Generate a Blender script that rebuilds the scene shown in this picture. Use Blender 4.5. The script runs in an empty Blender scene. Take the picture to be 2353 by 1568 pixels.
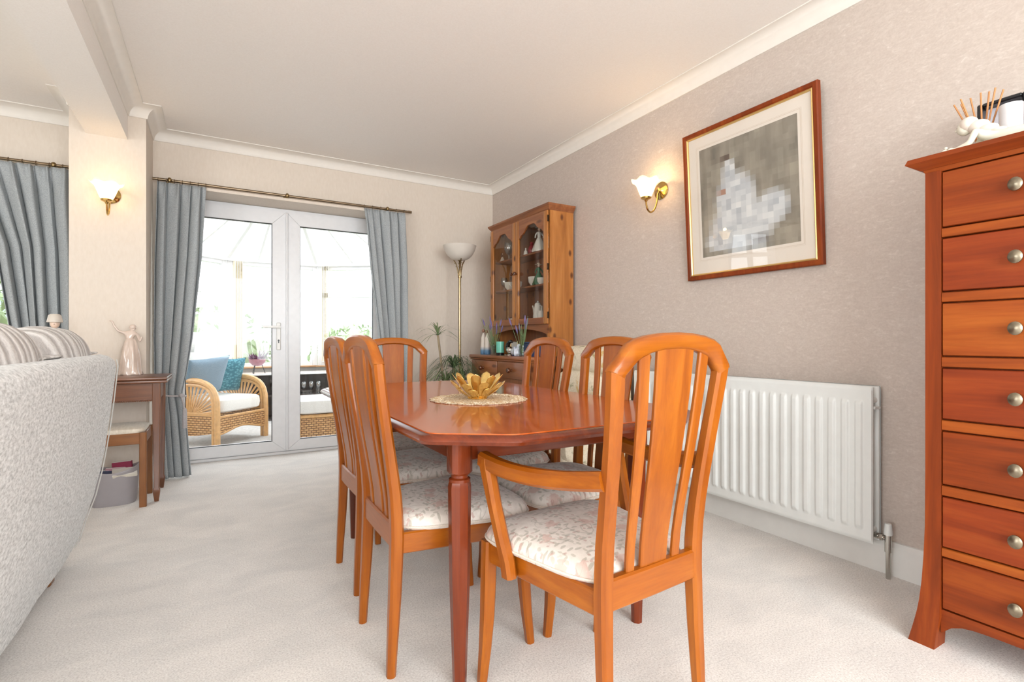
import bpy, bmesh, math, random
from mathutils import Vector, Matrix
random.seed(7)
PI = math.pi
sc = bpy.context.scene
COL = sc.collection

# ------------------------------------------------------------------ camera, world, lights, exposure
CAM_H = 0.98
FPX = 1169.0
YAW = math.radians(30.146)
cd = bpy.data.cameras.new('camera'); cam = bpy.data.objects.new('camera', cd); COL.objects.link(cam)
cd.sensor_width = 36.0; cd.lens = 36.0 * FPX / 2353.0; cd.clip_start = 0.02; cd.clip_end = 200
cam.location = (0, 0, CAM_H); cam.rotation_euler = (PI / 2, 0, -YAW)
sc.camera = cam

world = bpy.data.worlds.new('overcast_sky'); sc.world = world; world.use_nodes = True
wn = world.node_tree.nodes; wn['Background'].inputs[0].default_value = (0.93, 0.97, 1.0, 1)
wn['Background'].inputs[1].default_value = 3.1

def area(name, loc, rot, sx, sy, power, col=(1, 1, 1)):
    l = bpy.data.lights.new(name, 'AREA'); l.shape = 'RECTANGLE'; l.size = sx; l.size_y = sy
    l.energy = power; l.color = col
    o = bpy.data.objects.new(name, l); COL.objects.link(o); o.location = loc; o.rotation_euler = rot
    return o
# added fill from behind the camera; daylight at the left living room window
area('added_front_fill', (0.35, -2.42, 1.45), (PI / 2 - .3, 0, 0), 3.2, 1.7, 118, (0.93, 0.975, 1.0))
area('daylight_living_window', (-4.3, -.5, 1.45), (PI / 2 - .3, 0, -PI / 2), 2.6, 1.6, 62, (0.93, 0.975, 1.0))
vs = sc.view_settings
vs.view_transform = 'Standard'; vs.look = 'None'; vs.gamma = 1.0; vs.exposure = 0.45
vs.use_curve_mapping = False

# ------------------------------------------------------------------ mesh helpers
class M:
    def __init__(s): s.bm = bmesh.new()
    def box(s, c, sz, b=0.0, seg=1, rot=None):
        r = bmesh.ops.create_cube(s.bm, size=1.0); vs_ = r['verts']
        for v in vs_: v.co = Vector((v.co.x * sz[0], v.co.y * sz[1], v.co.z * sz[2]))
        if b > 0:
            es = list({e for v in vs_ for e in v.link_edges})
            q = bmesh.ops.bevel(s.bm, geom=es, offset=b, segments=seg, affect='EDGES', profile=0.5)
            vs_ = list({v for f in q['faces'] for v in f.verts} | {v for v in vs_ if v.is_valid})
        R = rot if rot is not None else Matrix.Identity(3)
        for v in vs_: v.co = R @ v.co + Vector(c)
        return s
    def ring(s, pts): return [s.bm.verts.new(p) for p in pts]
    def loft(s, rings, cap=True, closed=True):
        rs = [s.ring(r) for r in rings]; n = len(rs[0])
        for a, b in zip(rs, rs[1:]):
            for i in range(n if closed else n - 1):
                j = (i + 1) % n
                try: s.bm.faces.new((a[i], a[j], b[j], b[i]))
                except ValueError: pass
        if cap and closed:
            for r, rev in ((rs[0], True), (rs[-1], False)):
                try: s.bm.faces.new(list(reversed(r)) if rev else r)
                except ValueError: pass
        return s
    def sweep(s, path, sec, up=(0, 0, 1), cap=True):
        P = [Vector(p) for p in path]; rings = []; up = Vector(up)
        for i, p in enumerate(P):
            t = (P[min(i + 1, len(P) - 1)] - P[max(i - 1, 0)]).normalized()
            sd = t.cross(up)
            if sd.length < 1e-4: sd = t.cross(Vector((0, 1, 0)))
            sd.normalize(); u2 = sd.cross(t).normalized()
            se = sec[i] if isinstance(sec[0], list) else sec
            rings.append([p + sd * a + u2 * b for a, b in se])
        return s.loft(rings, cap)
    def tube(s, path, r, n=8, cap=True):
        rr = r if isinstance(r, (list, tuple)) else [r] * len(path)
        P = [Vector(p) for p in path]
        d = (P[-1] - P[0])
        up = Vector((0, 0, 1)) if abs(d.normalized().z if d.length else 0) < 0.9 else Vector((0, 1, 0))
        return s.sweep(path, [circ(q, n) for q in rr], up, cap)
    def lathe(s, prof, n=24, c=(0, 0, 0), sx=1, sy=1, mod=None):
        rings = []
        for k, (r, z) in enumerate(prof):
            rg = []
            for i in range(n):
                a = 2 * PI * i / n; q = max(r, 1e-4); dz = 0
                if mod: q, dz = mod(k, a, q)
                rg.append((c[0] + q * sx * math.cos(a), c[1] + q * sy * math.sin(a), c[2] + z + dz))
            rings.append(rg)
        return s.loft(rings)
    def prism(s, poly, axis, a, b):
        def mp(u, v, w): return {'x': (w, u, v), 'y': (u, w, v), 'z': (u, v, w)}[axis]
        return s.loft([[mp(u, v, a) for u, v in poly], [mp(u, v, b) for u, v in poly]])
    def grid(s, fn, nu, nv):
        g = [[s.bm.verts.new(fn(i / nu, j / nv)) for j in range(nv + 1)] for i in range(nu + 1)]
        for i in range(nu):
            for j in range(nv):
                s.bm.faces.new((g[i][j], g[i + 1][j], g[i + 1][j + 1], g[i][j + 1]))
        return s
    def ball(s, c, r, sc_=(1, 1, 1), n=12, m=8, rot=None):
        rings = []
        for j in range(m + 1):
            t = PI * j / m; q = max(math.sin(t), 1e-3)
            rg = []
            for i in range(n):
                v = Vector((r * sc_[0] * q * math.cos(2 * PI * i / n), r * sc_[1] * q * math.sin(2 * PI * i / n), -r * sc_[2] * math.cos(t)))
                if rot is not None: v = rot @ v
                rg.append(Vector(c) + v)
            rings.append(rg)
        return s.loft(rings)

def circ(r, n=8): return [(r * math.cos(2 * PI * i / n), r * math.sin(2 * PI * i / n)) for i in range(n)]
def rsec(w, h, c=0.004):
    a, b = w / 2, h / 2; c = min(c, a * .9, b * .9)
    return [(-a, -b + c), (-a + c, -b), (a - c, -b), (a, -b + c), (a, b - c), (a - c, b), (-a + c, b), (-a, b - c)]
def lerp(a, b, t): return a + (b - a) * t
def ip(tab, x):
    if x <= tab[0][0]: return tab[0][1]
    for (x0, y0), (x1, y1) in zip(tab, tab[1:]):
        if x <= x1: return lerp(y0, y1, (x - x0) / (x1 - x0))
    return tab[-1][1]
def sm(t): t = max(0, min(1, t)); return t * t * (3 - 2 * t)
def bez(p0, p1, p2, p3, n):
    p0, p1, p2, p3 = map(Vector, (p0, p1, p2, p3)); out = []
    for i in range(n + 1):
        t = i / n; u = 1 - t
        out.append(p0 * u**3 + p1 * 3 * u * u * t + p2 * 3 * u * t * t + p3 * t**3)
    return out

def mk(name, m, mat, parent=None, smooth=True, ang=38, solid=0, sub=0):
    bmesh.ops.remove_doubles(m.bm, verts=m.bm.verts, dist=1e-6)
    bmesh.ops.recalc_face_normals(m.bm, faces=m.bm.faces)
    me = bpy.data.meshes.new(name); m.bm.to_mesh(me); m.bm.free()
    if smooth:
        me.shade_smooth(); me.set_sharp_from_angle(angle=math.radians(ang))
    o = bpy.data.objects.new(name, me); COL.objects.link(o)
    for mm in (mat if isinstance(mat, list) else [mat]): me.materials.append(mm)
    if parent is not None: o.parent = parent
    if solid:
        d = o.modifiers.new('thickness', 'SOLIDIFY'); d.thickness = solid; d.offset = 0
    if sub:
        d = o.modifiers.new('smooth', 'SUBSURF'); d.levels = sub; d.render_levels = sub
    return o
def tag(o, label, cat, group=None, kind=None):
    o['label'] = label; o['category'] = cat
    if group: o['group'] = group
    if kind: o['kind'] = kind
    return o
def thing(name, label, cat, loc=(0, 0, 0), rz=0.0, group=None, kind=None):
    o = bpy.data.objects.new(name, None); COL.objects.link(o); o.empty_display_size = 0.05
    o.location = loc; o.rotation_euler = (0, 0, rz)
    return tag(o, label, cat, group, kind)
def copy_tree(o, parent=None):
    c = o.copy(); COL.objects.link(c)
    if parent is not None: c.parent = parent
    for ch in o.children: copy_tree(ch, c)
    return c
def struct(name, m, mat, label, cat, parent=None, smooth=False, ang=38):
    o = mk(name, m, mat, parent, smooth, ang)
    if parent is None: tag(o, label, cat, kind='structure')
    return o

# ------------------------------------------------------------------ materials
def srgb(r, g, b):
    f = lambda c: ((c / 255 + 0.055) / 1.055) ** 2.4 if c / 255 > 0.04045 else c / 255 / 12.92
    return (f(r), f(g), f(b), 1)
_mats = {}
class N:
    def __init__(s, name):
        s.m = bpy.data.materials.new(name); s.m.use_nodes = True; s.t = s.m.node_tree
        s.b = s.t.nodes['Principled BSDF']; s.out = s.t.nodes['Material Output']
        s.tc = s.t.nodes.new('ShaderNodeTexCoord')
    def add(s, ty, **kw):
        n = s.t.nodes.new(ty)
        for k, v in kw.items():
            if k in n.inputs: n.inputs[k].default_value = v
            else: setattr(n, k, v)
        return n
    def link(s, a, b): s.t.links.new(a, b)
    def coord(s, scale=(1, 1, 1), src='Object', rot=(0, 0, 0)):
        mp = s.add('ShaderNodeMapping'); mp.inputs['Scale'].default_value = scale; mp.inputs['Rotation'].default_value = rot
        s.link(s.tc.outputs[src], mp.inputs[0]); return mp.outputs[0]
    def noise(s, co, scale, detail=4, rough=0.5, dist=0):
        n = s.add('ShaderNodeTexNoise'); n.inputs['Scale'].default_value = scale; n.inputs['Detail'].default_value = detail
        n.inputs['Roughness'].default_value = rough; n.inputs['Distortion'].default_value = dist
        s.link(co, n.inputs['Vector']); return n.outputs['Fac']
    def ramp(s, fac, stops, interp='LINEAR'):
        r = s.add('ShaderNodeValToRGB'); r.color_ramp.interpolation = interp
        e = r.color_ramp.elements
        while len(e) > 1: e.remove(e[-1])
        e[0].position, e[0].color = stops[0]
        for p, c in stops[1:]:
            q = e.new(p); q.color = c
        s.link(fac, r.inputs[0]); return r.outputs[0]
    def mix(s, fac, a, b, mode='MIX'):
        n = s.add('ShaderNodeMix', data_type='RGBA', blend_type=mode)
        for v, k in ((fac, 0), (a, 6), (b, 7)):
            if hasattr(v, 'is_linked'): s.link(v, n.inputs[k])
            else: n.inputs[k].default_value = v
        return n.outputs[2]
    def math(s, op, a, b=0.0):
        n = s.add('ShaderNodeMath', operation=op)
        for v, k in ((a, 0), (b, 1)):
            if hasattr(v, 'is_linked'): s.link(v, n.inputs[k])
            else: n.inputs[k].default_value = v
        return n.outputs[0]
    def color(s, c):
        if hasattr(c, 'is_linked'): s.link(c, s.b.inputs['Base Color'])
        else: s.b.inputs['Base Color'].default_value = c
    def bump(s, h, strength=0.3, dist=0.01):
        n = s.add('ShaderNodeBump'); n.inputs['Strength'].default_value = strength; n.inputs['Distance'].default_value = dist
        s.link(h, n.inputs['Height']); s.link(n.outputs[0], s.b.inputs['Normal'])
    def set(s, **kw):
        for k, v in kw.items(): s.b.inputs[k.replace('_', ' ')].default_value = v
        return s

def plain(name, c, rough=0.5, metal=0.0, var=0.06, scale=20, coat=0.0, spec=None):
    if name in _mats: return _mats[name]
    n = N(name)
    f = n.noise(n.coord(), scale, 3)
    lo = tuple(x * (1 - var) for x in c[:3]) + (1,); hi = tuple(min(1, x * (1 + var)) for x in c[:3]) + (1,)
    n.color(n.ramp(f, [(0.3, lo), (0.7, hi)])); n.set(Roughness=rough, Metallic=metal)
    n.b.inputs['Coat Weight'].default_value = coat
    if spec is not None: n.b.inputs['Specular IOR Level'].default_value = spec
    _mats[name] = n.m; return n.m

def wood(name, dark, mid, light, axis='z', rough=0.32, coat=0.25, scale=1.0, knots=False, coatr=0.15, spec=0.5):
    key = name + '_' + axis
    if key in _mats: return _mats[key]
    n = N(key)
    st = {'x': (1.2, 14, 14), 'y': (14, 1.2, 14), 'z': (14, 14, 1.2)}[axis]
    co = n.coord(tuple(v * scale for v in st))
    f = n.noise(co, 1.6, 6, 0.6, 0.6)
    col = n.ramp(f, [(0.28, dark), (0.5, mid), (0.72, light)])
    fine = n.noise(n.coord(tuple(v * scale * (5 if v > 5 else 2) for v in st)), 3, 3, 0.6)
    col = n.mix(0.25, col, n.mix(1.0, col, n.ramp(fine, [(0.3, (.66, .6, .55, 1)), (0.6, (1.1, 1.08, 1.06, 1))]), 'MULTIPLY'))
    if knots:
        v = n.add('ShaderNodeTexVoronoi'); v.inputs['Scale'].default_value = 4.2
        v.voronoi_dimensions = '2D'
        kx = n.add('ShaderNodeSeparateXYZ'); n.link(n.tc.outputs['Object'], kx.inputs[0]); kk = n.add('ShaderNodeCombineXYZ')
        n.link(n.math('MULTIPLY', n.math('ADD', kx.outputs[0], kx.outputs[1]), .55 if axis == 'y' else 1.6), kk.inputs[0]); n.link(n.math('MULTIPLY', kx.outputs[2], 1.6 if axis == 'y' else .9), kk.inputs[1]); n.link(kk.outputs[0], v.inputs['Vector'])
        k = n.ramp(v.outputs['Distance'], [(0.0, (1, 1, 1, 1)), (0.06, (.8, .8, .8, 1)), (0.12, (0, 0, 0, 1))])
        col = n.mix(k, col, srgb(84, 40, 16))
    n.color(col); n.set(Roughness=rough)
    n.b.inputs['Specular IOR Level'].default_value = spec
    n.b.inputs['Coat Weight'].default_value = coat; n.b.inputs['Coat Roughness'].default_value = coatr
    n.bump(fine, 0.05, 0.002)
    _mats[key] = n.m; return n.m

CW = lambda ax='z': wood('honey_beech', srgb(134, 66, 10), srgb(154, 81, 13), srgb(170, 97, 22), ax, 0.3, 0.2, spec=0.35)
TW = lambda ax='y': wood('mahogany_veneer', srgb(164, 70, 20), srgb(186, 86, 28), srgb(204, 104, 42), ax, 0.2, 0.5, 0.8, coatr=0.06)
TD = lambda ax='z': wood('mahogany_solid', srgb(86, 34, 12), srgb(106, 42, 15), srgb(126, 54, 22), ax, 0.25, 0.25, spec=0.35)
CH = lambda ax='y': wood('cherry_chest', srgb(104, 42, 10), srgb(130, 54, 14), srgb(150, 72, 22), ax, 0.5, 0.0, 0.7, spec=0.25)
PN = lambda ax='z': wood('pine', srgb(148, 90, 40), srgb(172, 110, 52), srgb(192, 132, 72), ax, 0.35, 0.2, 0.8, knots=True)
PD = lambda ax='z': wood('pine_dark', srgb(116, 66, 34), srgb(142, 84, 46), srgb(166, 106, 64), ax, 0.35, 0.25, 0.8, knots=True)
OK_ = lambda ax='z': wood('dark_oak', srgb(80, 44, 24), srgb(108, 64, 38), srgb(132, 84, 54), ax, 0.35, 0.25)
SW = lambda ax='z': wood('stool_teak', srgb(108, 64, 30), srgb(134, 84, 42), srgb(152, 100, 54), ax, 0.35, 0.2)

def floral():
    if 'floral' in _mats: return _mats['floral']
    n = N('floral_fabric')
    base = n.noise(n.coord(), 60, 3)
    col = n.ramp(base, [(0.3, srgb(220, 209, 199)), (0.7, srgb(233, 224, 214))])
    # trailing stems
    st = n.noise(n.coord((1, 1, .3)), 13, 1, 0.4, .6)
    ab = n.math('ABSOLUTE', n.math('SUBTRACT', st, 0.5))
    col = n.mix(n.ramp(ab, [(0.004, (.5, .5, .5, 1)), (0.010, (0, 0, 0, 1))]), col, srgb(168, 160, 146))
    dc = n.add('ShaderNodeTexNoise'); dc.inputs['Scale'].default_value = 60; dc.inputs['Detail'].default_value = 2
    n.link(n.coord(), dc.inputs['Vector'])
    def warp(sc_, amt, rot, st_):
        a = n.add('ShaderNodeVectorMath', operation='MULTIPLY_ADD')
        n.link(dc.outputs['Color'], a.inputs[0]); a.inputs[1].default_value = (amt,) * 3; n.link(n.coord(st_, rot=(0, 0, rot)), a.inputs[2])
        v = n.add('ShaderNodeTexVoronoi'); v.voronoi_dimensions = '2D'; v.inputs['Scale'].default_value = sc_; n.link(a.outputs[0], v.inputs['Vector']); return v
    def spots(col, v, r0, r1, thr, c, op):
        sep = n.add('ShaderNodeSeparateColor'); n.link(v.outputs['Color'], sep.inputs[0])
        m_ = n.math('MULTIPLY', n.ramp(v.outputs['Distance'], [(r0, (op, op, op, 1)), (r1, (0, 0, 0, 1))]), n.math('GREATER_THAN', sep.outputs[0], thr))
        return n.mix(m_, col, c)
    col = spots(col, warp(30, .012, .6, (1, 2.2, 1)), .24, .32, .5, srgb(160, 154, 138), .55)      # leaves one way
    col = spots(col, warp(32, .012, -.7, (2.2, 1, 1)), .22, .30, .6, srgb(172, 164, 146), .5)      # leaves the other way
    col = spots(col, warp(13, .05, .2, (1, 1, 1)), .2, .3, .35, srgb(212, 178, 166), .75)           # blooms
    col = spots(col, warp(46, .02, .2, (1, 1, 1)), .16, .24, .6, srgb(190, 150, 140), .6)
    n.color(col); n.set(Roughness=0.8); n.b.inputs['Sheen Weight'].default_value = 0.2
    n.bump(n.noise(n.coord(), 500, 2), 0.1, 0.002)
    _mats['floral'] = n.m; return n.m

def fabric(name, lo, hi, scale=220, stretch=(1, 1, 1), rough=0.9, bump=0.25, mid=None, big=None):
    if name in _mats: return _mats[name]
    n = N(name)
    f = n.noise(n.coord(stretch), scale, 4, 0.65)
    st = [(0.33, lo), (0.66, hi)] if mid is None else [(0.3, lo), (0.5, mid), (0.7, hi)]
    col = n.ramp(f, st)
    if big:
        g = n.noise(n.coord(), big, 2)
        col = n.mix(0.5, col, n.mix(1.0, col, n.ramp(g, [(0.35, (.82, .82, .82, 1)), (0.65, (1.1, 1.1, 1.1, 1))]), 'MULTIPLY'))
    n.color(col); n.set(Roughness=rough); n.b.inputs['Sheen Weight'].default_value = 0.15
    n.b.inputs['Specular IOR Level'].default_value = 0.2
    n.bump(f, bump, 0.004)
    _mats[name] = n.m; return n.m

def glass(name, tint=(1, 1, 1), strength=1.0, f0=0.04):
    if name in _mats: return _mats[name]
    n = N(name)
    tr = n.add('ShaderNodeBsdfTransparent'); tr.inputs[0].default_value = tuple(tint) + (1,)
    gl = n.add('ShaderNodeBsdfGlossy'); gl.inputs['Roughness'].default_value = 0.01
    lw = n.add('ShaderNodeLayerWeight'); lw.inputs[0].default_value = 0.5
    f = n.math('MULTIPLY', n.math('ADD', n.math('MULTIPLY', n.math('POWER', lw.outputs['Facing'], 5.0), 0.9), f0), strength)
    f = n.math('MINIMUM', f, 1.0)
    mx = n.add('ShaderNodeMixShader'); n.link(f, mx.inputs[0]); n.link(tr.outputs[0], mx.inputs[1]); n.link(gl.outputs[0], mx.inputs[2])
    n.link(mx.outputs[0], n.out.inputs[0]); _mats[name] = n.m; return n.m

def glow(name, c, strength, base=(0.9, 0.9, 0.9, 1)):
    if name in _mats: return _mats[name]
    n = N(name); n.color(base); n.set(Roughness=0.4)
    n.b.inputs['Emission Color'].default_value = c; n.b.inputs['Emission Strength'].default_value = strength
    _mats[name] = n.m; return n.m

WHITE_PVC = plain('white_upvc', srgb(226, 226, 228), 0.3, var=0.02)
WHITE_GLOSS = plain('white_gloss_paint', srgb(228, 226, 222), 0.3, var=0.02)
RAD_WHITE = plain('radiator_enamel', srgb(226, 228, 226), 0.32, var=0.015)
CHROME = plain('chrome', srgb(190, 188, 182), 0.2, 1.0, 0.03)
BRASS = plain('antique_brass', srgb(160, 138, 104), 0.22, 1.0, 0.1)
BRASS2 = plain('dull_brass', srgb(150, 128, 92), 0.35, 1.0, 0.15)
PEWTER = plain('pewter', srgb(140, 130, 112), 0.35, 1.0, 0.2, 60)
GOLD = plain('brushed_gold', srgb(238, 204, 128), 0.25, 0.9, 0.12, 70)
CERAMIC = plain('white_ceramic', srgb(232, 230, 224), 0.15, var=0.02)
CREAM_CER = plain('cream_ceramic', srgb(222, 206, 190), 0.22, var=0.08, scale=12)
BLACK = plain('black_lacquer', srgb(26, 26, 28), 0.3, var=0.1)
PANE = glass('door_glass', (0.98, 0.99, 0.99), 0.6)
CABGLASS = glass('cabinet_glass', (0.93, 0.92, 0.9), 1.0)
CRYSTAL = glass('crystal', (0.93, 0.95, 0.96), 5.0)
# ------------------------------------------------------------------ setting: room shell
XR, YB, ZC = 2.453, 4.619, 2.55
XL, YF = -4.4, -2.5

def carpet_mat():
    n = N('carpet')
    f = n.noise(n.coord(), 170, 4, 0.75)
    col = n.ramp(f, [(0.3, srgb(194, 188, 183)), (0.5, srgb(229, 224, 219)), (0.7, srgb(247, 244, 240))])
    g = n.noise(n.coord((1, 1.6, 1)), 3.2, 3, 0.6, 0.6)
    col = n.mix(1.0, col, n.ramp(g, [(0.3, (.9, .9, .9, 1)), (0.65, (1.05, 1.04, 1.03, 1))]), 'MULTIPLY')
    n.color(col); n.set(Roughness=0.95); n.b.inputs['Specular IOR Level'].default_value = 0.1
    n.b.inputs['Sheen Weight'].default_value = 0.2
    n.bump(f, 0.35, 0.006); return n.m
def taupe_mat():
    n = N('embossed_taupe_wallpaper')
    f = n.noise(n.coord((1, 1, 2.4), rot=(0.5, 0, 0)), 26, 5, 0.7, 1.2)
    g = n.noise(n.coord(), 120, 3, 0.6)
    col = n.ramp(f, [(0.42, srgb(190, 176, 166)), (0.6, srgb(200, 187, 177)), (0.72, srgb(217, 207, 199))])
    col = n.mix(0.3, col, n.ramp(g, [(0.3, srgb(184, 169, 159)), (0.7, srgb(212, 200, 190))]))
    n.color(col); n.set(Roughness=0.7); n.bump(f, 0.12, 0.003); return n.m
def cream_mat():
    n = N('cream_wallpaper')
    g = n.noise(n.coord((1, 1, .35)), 60, 3, 0.6)
    n.color(n.ramp(g, [(0.3, srgb(216, 203, 189)), (0.7, srgb(221, 209, 196))])); n.set(Roughness=0.75)
    n.bump(g, 0.06, 0.003); return n.m
def ceil_mat():
    n = N('ceiling_paint')
    g = n.noise(n.coord(), 130, 4, 0.7)
    n.color(n.ramp(g, [(0.3, srgb(239, 233, 227)), (0.7, srgb(245, 240, 235))])); n.set(Roughness=0.85)
    n.bump(g, 0.12, 0.003); return n.m
CARPET, TAUPE, CREAM, CEIL = carpet_mat(), taupe_mat(), cream_mat(), ceil_mat()
COVE = plain('cornice_paint', srgb(234, 228, 220), 0.6, var=0.015)

m = M(); m.box(((XL + XR) / 2, (YF + YB + .25) / 2, -0.05), (XR - XL + .3, YB - YF + .25, 0.1))
struct('floor', m, CARPET, 'pale beige fitted carpet across the whole dining room floor', 'floor')
m = M(); m.box(((XL + XR) / 2, (YF + YB) / 2, ZC + 0.05), (XR - XL + .4, YB - YF + .4, 0.1))
struct('ceiling', m, CEIL, 'textured cream ceiling above the dining room', 'ceiling')
m = M(); m.box((XR + .1, (YF + YB) / 2 + .1, ZC / 2), (0.2, YB - YF + .4, ZC))
struct('wall_right', m, TAUPE, 'taupe embossed wallpaper wall behind the picture and radiator', 'wall')

def wallx(m, y0, y1, x0, x1, z0=0.0, z1=ZC):
    m.box(((x0 + x1) / 2, (y0 + y1) / 2, (z0 + z1) / 2), (x1 - x0, y1 - y0, z1 - z0))
DX0, DX1, DZ = -0.36, 1.42, 2.15          # french door opening
WX0, WX1, WZ0, WZ1 = -2.75, -0.98, 0.72, 2.12
m = M(); y0, y1 = YB, YB + .31
wallx(m, y0, y1, XL, WX0); wallx(m, y0, y1, WX0, WX1, 0, WZ0); wallx(m, y0, y1, WX0, WX1, WZ1, ZC)
wallx(m, y0, y1, WX1, DX0); wallx(m, y0, y1, DX0, DX1, DZ, ZC); wallx(m, y0, y1, DX1, XR + .1)
struct('wall_back', m, CREAM, 'cream wall around the french doors', 'wall')
m = M(); wallx(m, 4.2, YB, -0.81, -0.41)
struct('wall_pillar', m, CREAM, 'cream wall pier carrying the lit wall light beside the curtain', 'wall')
m = M(); m.box(((-0.726 - 0.51) / 2, (YF + 4.2) / 2, (2.317 + ZC) / 2), (0.216, 4.2 - YF, ZC - 2.317))
struct('trim_1', m, CEIL, 'boxed cream ceiling beam running from the pier towards the camera', 'beam')
# walls behind the camera, front window added to light the room
m = M(); fx0, fx1, fz0, fz1 = -1.3, 2.0, 0.55, 2.32
for a in ((XL, fx0, 0, ZC), (fx1, XR, 0, ZC), (fx0, fx1, 0, fz0), (fx0, fx1, fz1, ZC)): wallx(m, YF - .2, YF, a[0], a[1], a[2], a[3])
struct('wall_front', m, CREAM, 'cream wall behind the camera with an added window', 'wall')
m = M(); ly0, ly1, lz0, lz1 = -1.85, 0.85, 0.6, 2.28
for a in ((YF, ly0, 0, ZC), (ly1, YB, 0, ZC), (ly0, ly1, 0, lz0), (ly0, ly1, lz1, ZC)):
    m.box((XL - .1, (a[0] + a[1]) / 2, (a[2] + a[3]) / 2), (.2, a[1] - a[0], a[3] - a[2]))
struct('wall_left', m, CREAM, 'cream living room wall with a window on the far left', 'wall')

def cove(pts, w=0.092, h=0.075):
    prof = [(0.0, 0.0), (0.0, -h), (0.007, -h)]
    for i in range(7):
        a = PI / 2 * i / 6
        prof.append((0.010 + (w - 0.018) * (1 - math.cos(a)), -h + 0.004 + (h - 0.010) * math.sin(a)))
    prof += [(w, -0.006), (w, 0.0)]
    P = [Vector(p) for p in pts]; rings = []
    for i, p in enumerate(P):
        d0 = (p - P[i - 1]).normalized() if i else None
        d1 = (P[i + 1] - p).normalized() if i < len(P) - 1 else None
        ns = [Vector((-d.y, d.x)) for d in (d0, d1) if d is not None]
        if len(ns) == 2:
            b = (ns[0] + ns[1]); b = b / (b.length_squared / 2)
        else: b = ns[0]
        rings.append([(p.x + b.x * a, p.y + b.y * a, ZC + z - 0.0005) for a, z in prof])
    m = M(); m.loft(rings); return m
struct('trim_2', cove([(XR, YF), (XR, YB), (-.41, YB), (-.41, 4.2), (-.51, 4.2), (-.51, YF)]), COVE,
       'white curved cornice round the dining room ceiling', 'cornice', smooth=True, ang=30)
struct('trim_3', cove([(-.726, YF), (-.726, 4.2), (-.81, 4.2), (-.81, YB), (XL, YB), (XL, YF)]), COVE,
       'white curved cornice in the living room beyond the beam', 'cornice', smooth=True, ang=30)
def skirt(m, a, b):
    a, b = Vector(a), Vector(b); d = (b - a).normalized(); nn = Vector((-d.y, d.x)); t = 0.018
    pr = [(0, 0), (t, 0), (t, .118), (t * .55, .138), (0, .14)]
    m.loft([[(p.x + nn.x * u, p.y + nn.y * u, v) for u, v in pr] for p in (a, b)])
m = M(); skirt(m, (XR, YF), (XR, YB)); struct('baseboard_right', m, WHITE_GLOSS, 'white skirting board below the taupe wall', 'skirting board')
m = M(); skirt(m, (XR, YB), (DX1 + .02, YB)); struct('baseboard_back', m, WHITE_GLOSS, 'white skirting board behind the floor lamp', 'skirting board')
m = M(); skirt(m, (-.41, YB), (-.41, 4.2)); skirt(m, (-.41, 4.2), (-.81, 4.2))
struct('baseboard_pillar', m, WHITE_GLOSS, 'white skirting board round the foot of the pier', 'skirting board')

def frame_rect(m, plane, u0, u1, z0, z1, w, d0, d1, mull=(), tran=()):
    """white bars round a rectangle; plane 'y' (u is x) or 'x' (u is y)"""
    def bar(a0, a1, b0, b1):
        c = ((a0 + a1) / 2, (d0 + d1) / 2, (b0 + b1) / 2); s_ = (a1 - a0, d1 - d0, b1 - b0)
        if plane == 'x': c = (c[1], c[0], c[2]); s_ = (s_[1], s_[0], s_[2])
        m.box(c, s_, 0.004)
    bar(u0, u0 + w, z0, z1); bar(u1 - w, u1, z0, z1); bar(u0 + w, u1 - w, z0, z0 + w); bar(u0 + w, u1 - w, z1 - w, z1)
    for q in mull: bar(q - w / 2, q + w / 2, z0 + w, z1 - w)
    for q in tran: bar(u0 + w, u1 - w, q - w / 2, q + w / 2)

# windows
def window(name, label, plane, u0, u1, z0, z1, d, mull, tran):
    t = thing(name, label, 'window', kind='structure')
    m = M(); frame_rect(m, plane, u0, u1, z0, z1, .06, d - .03, d + .03, mull, tran); mk('window_frame', m, WHITE_PVC, t)
    ed = [u0] + list(mull) + [u1]
    for a, b in zip(ed, ed[1:]):
        m = M(); c = ((a + b) / 2, d, (z0 + z1) / 2); s_ = (b - a - .06, .006, z1 - z0 - .1)
        if plane == 'x': c = (c[1], c[0], c[2]); s_ = (s_[1], s_[0], s_[2])
        m.box(c, s_); mk('pane', m, PANE, t)
    return t
w1 = window('window_1', 'white framed living room window behind the grey curtain on the left', 'y', WX0, WX1, WZ0, WZ1, YB + .2, (-2.15, -1.55), (1.75,))
m = M(); m.box(((WX0 + WX1) / 2, YB + .07, WZ0 - .015), (WX1 - WX0 + .1, .26, .03), .006); mk('window_sill', m, WHITE_GLOSS, w1)
window('window_2', 'white window added behind the camera to let in light', 'y', fx0, fx1, fz0, fz1, YF - .12, (-.48, .35, 1.18), (1.85,))  # unseen window, added for light from behind
window('window_3', 'white living room window on the far left wall', 'x', ly0, ly1, lz0, lz1, XL - .12, (-.95, -.05), (1.85,))

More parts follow.
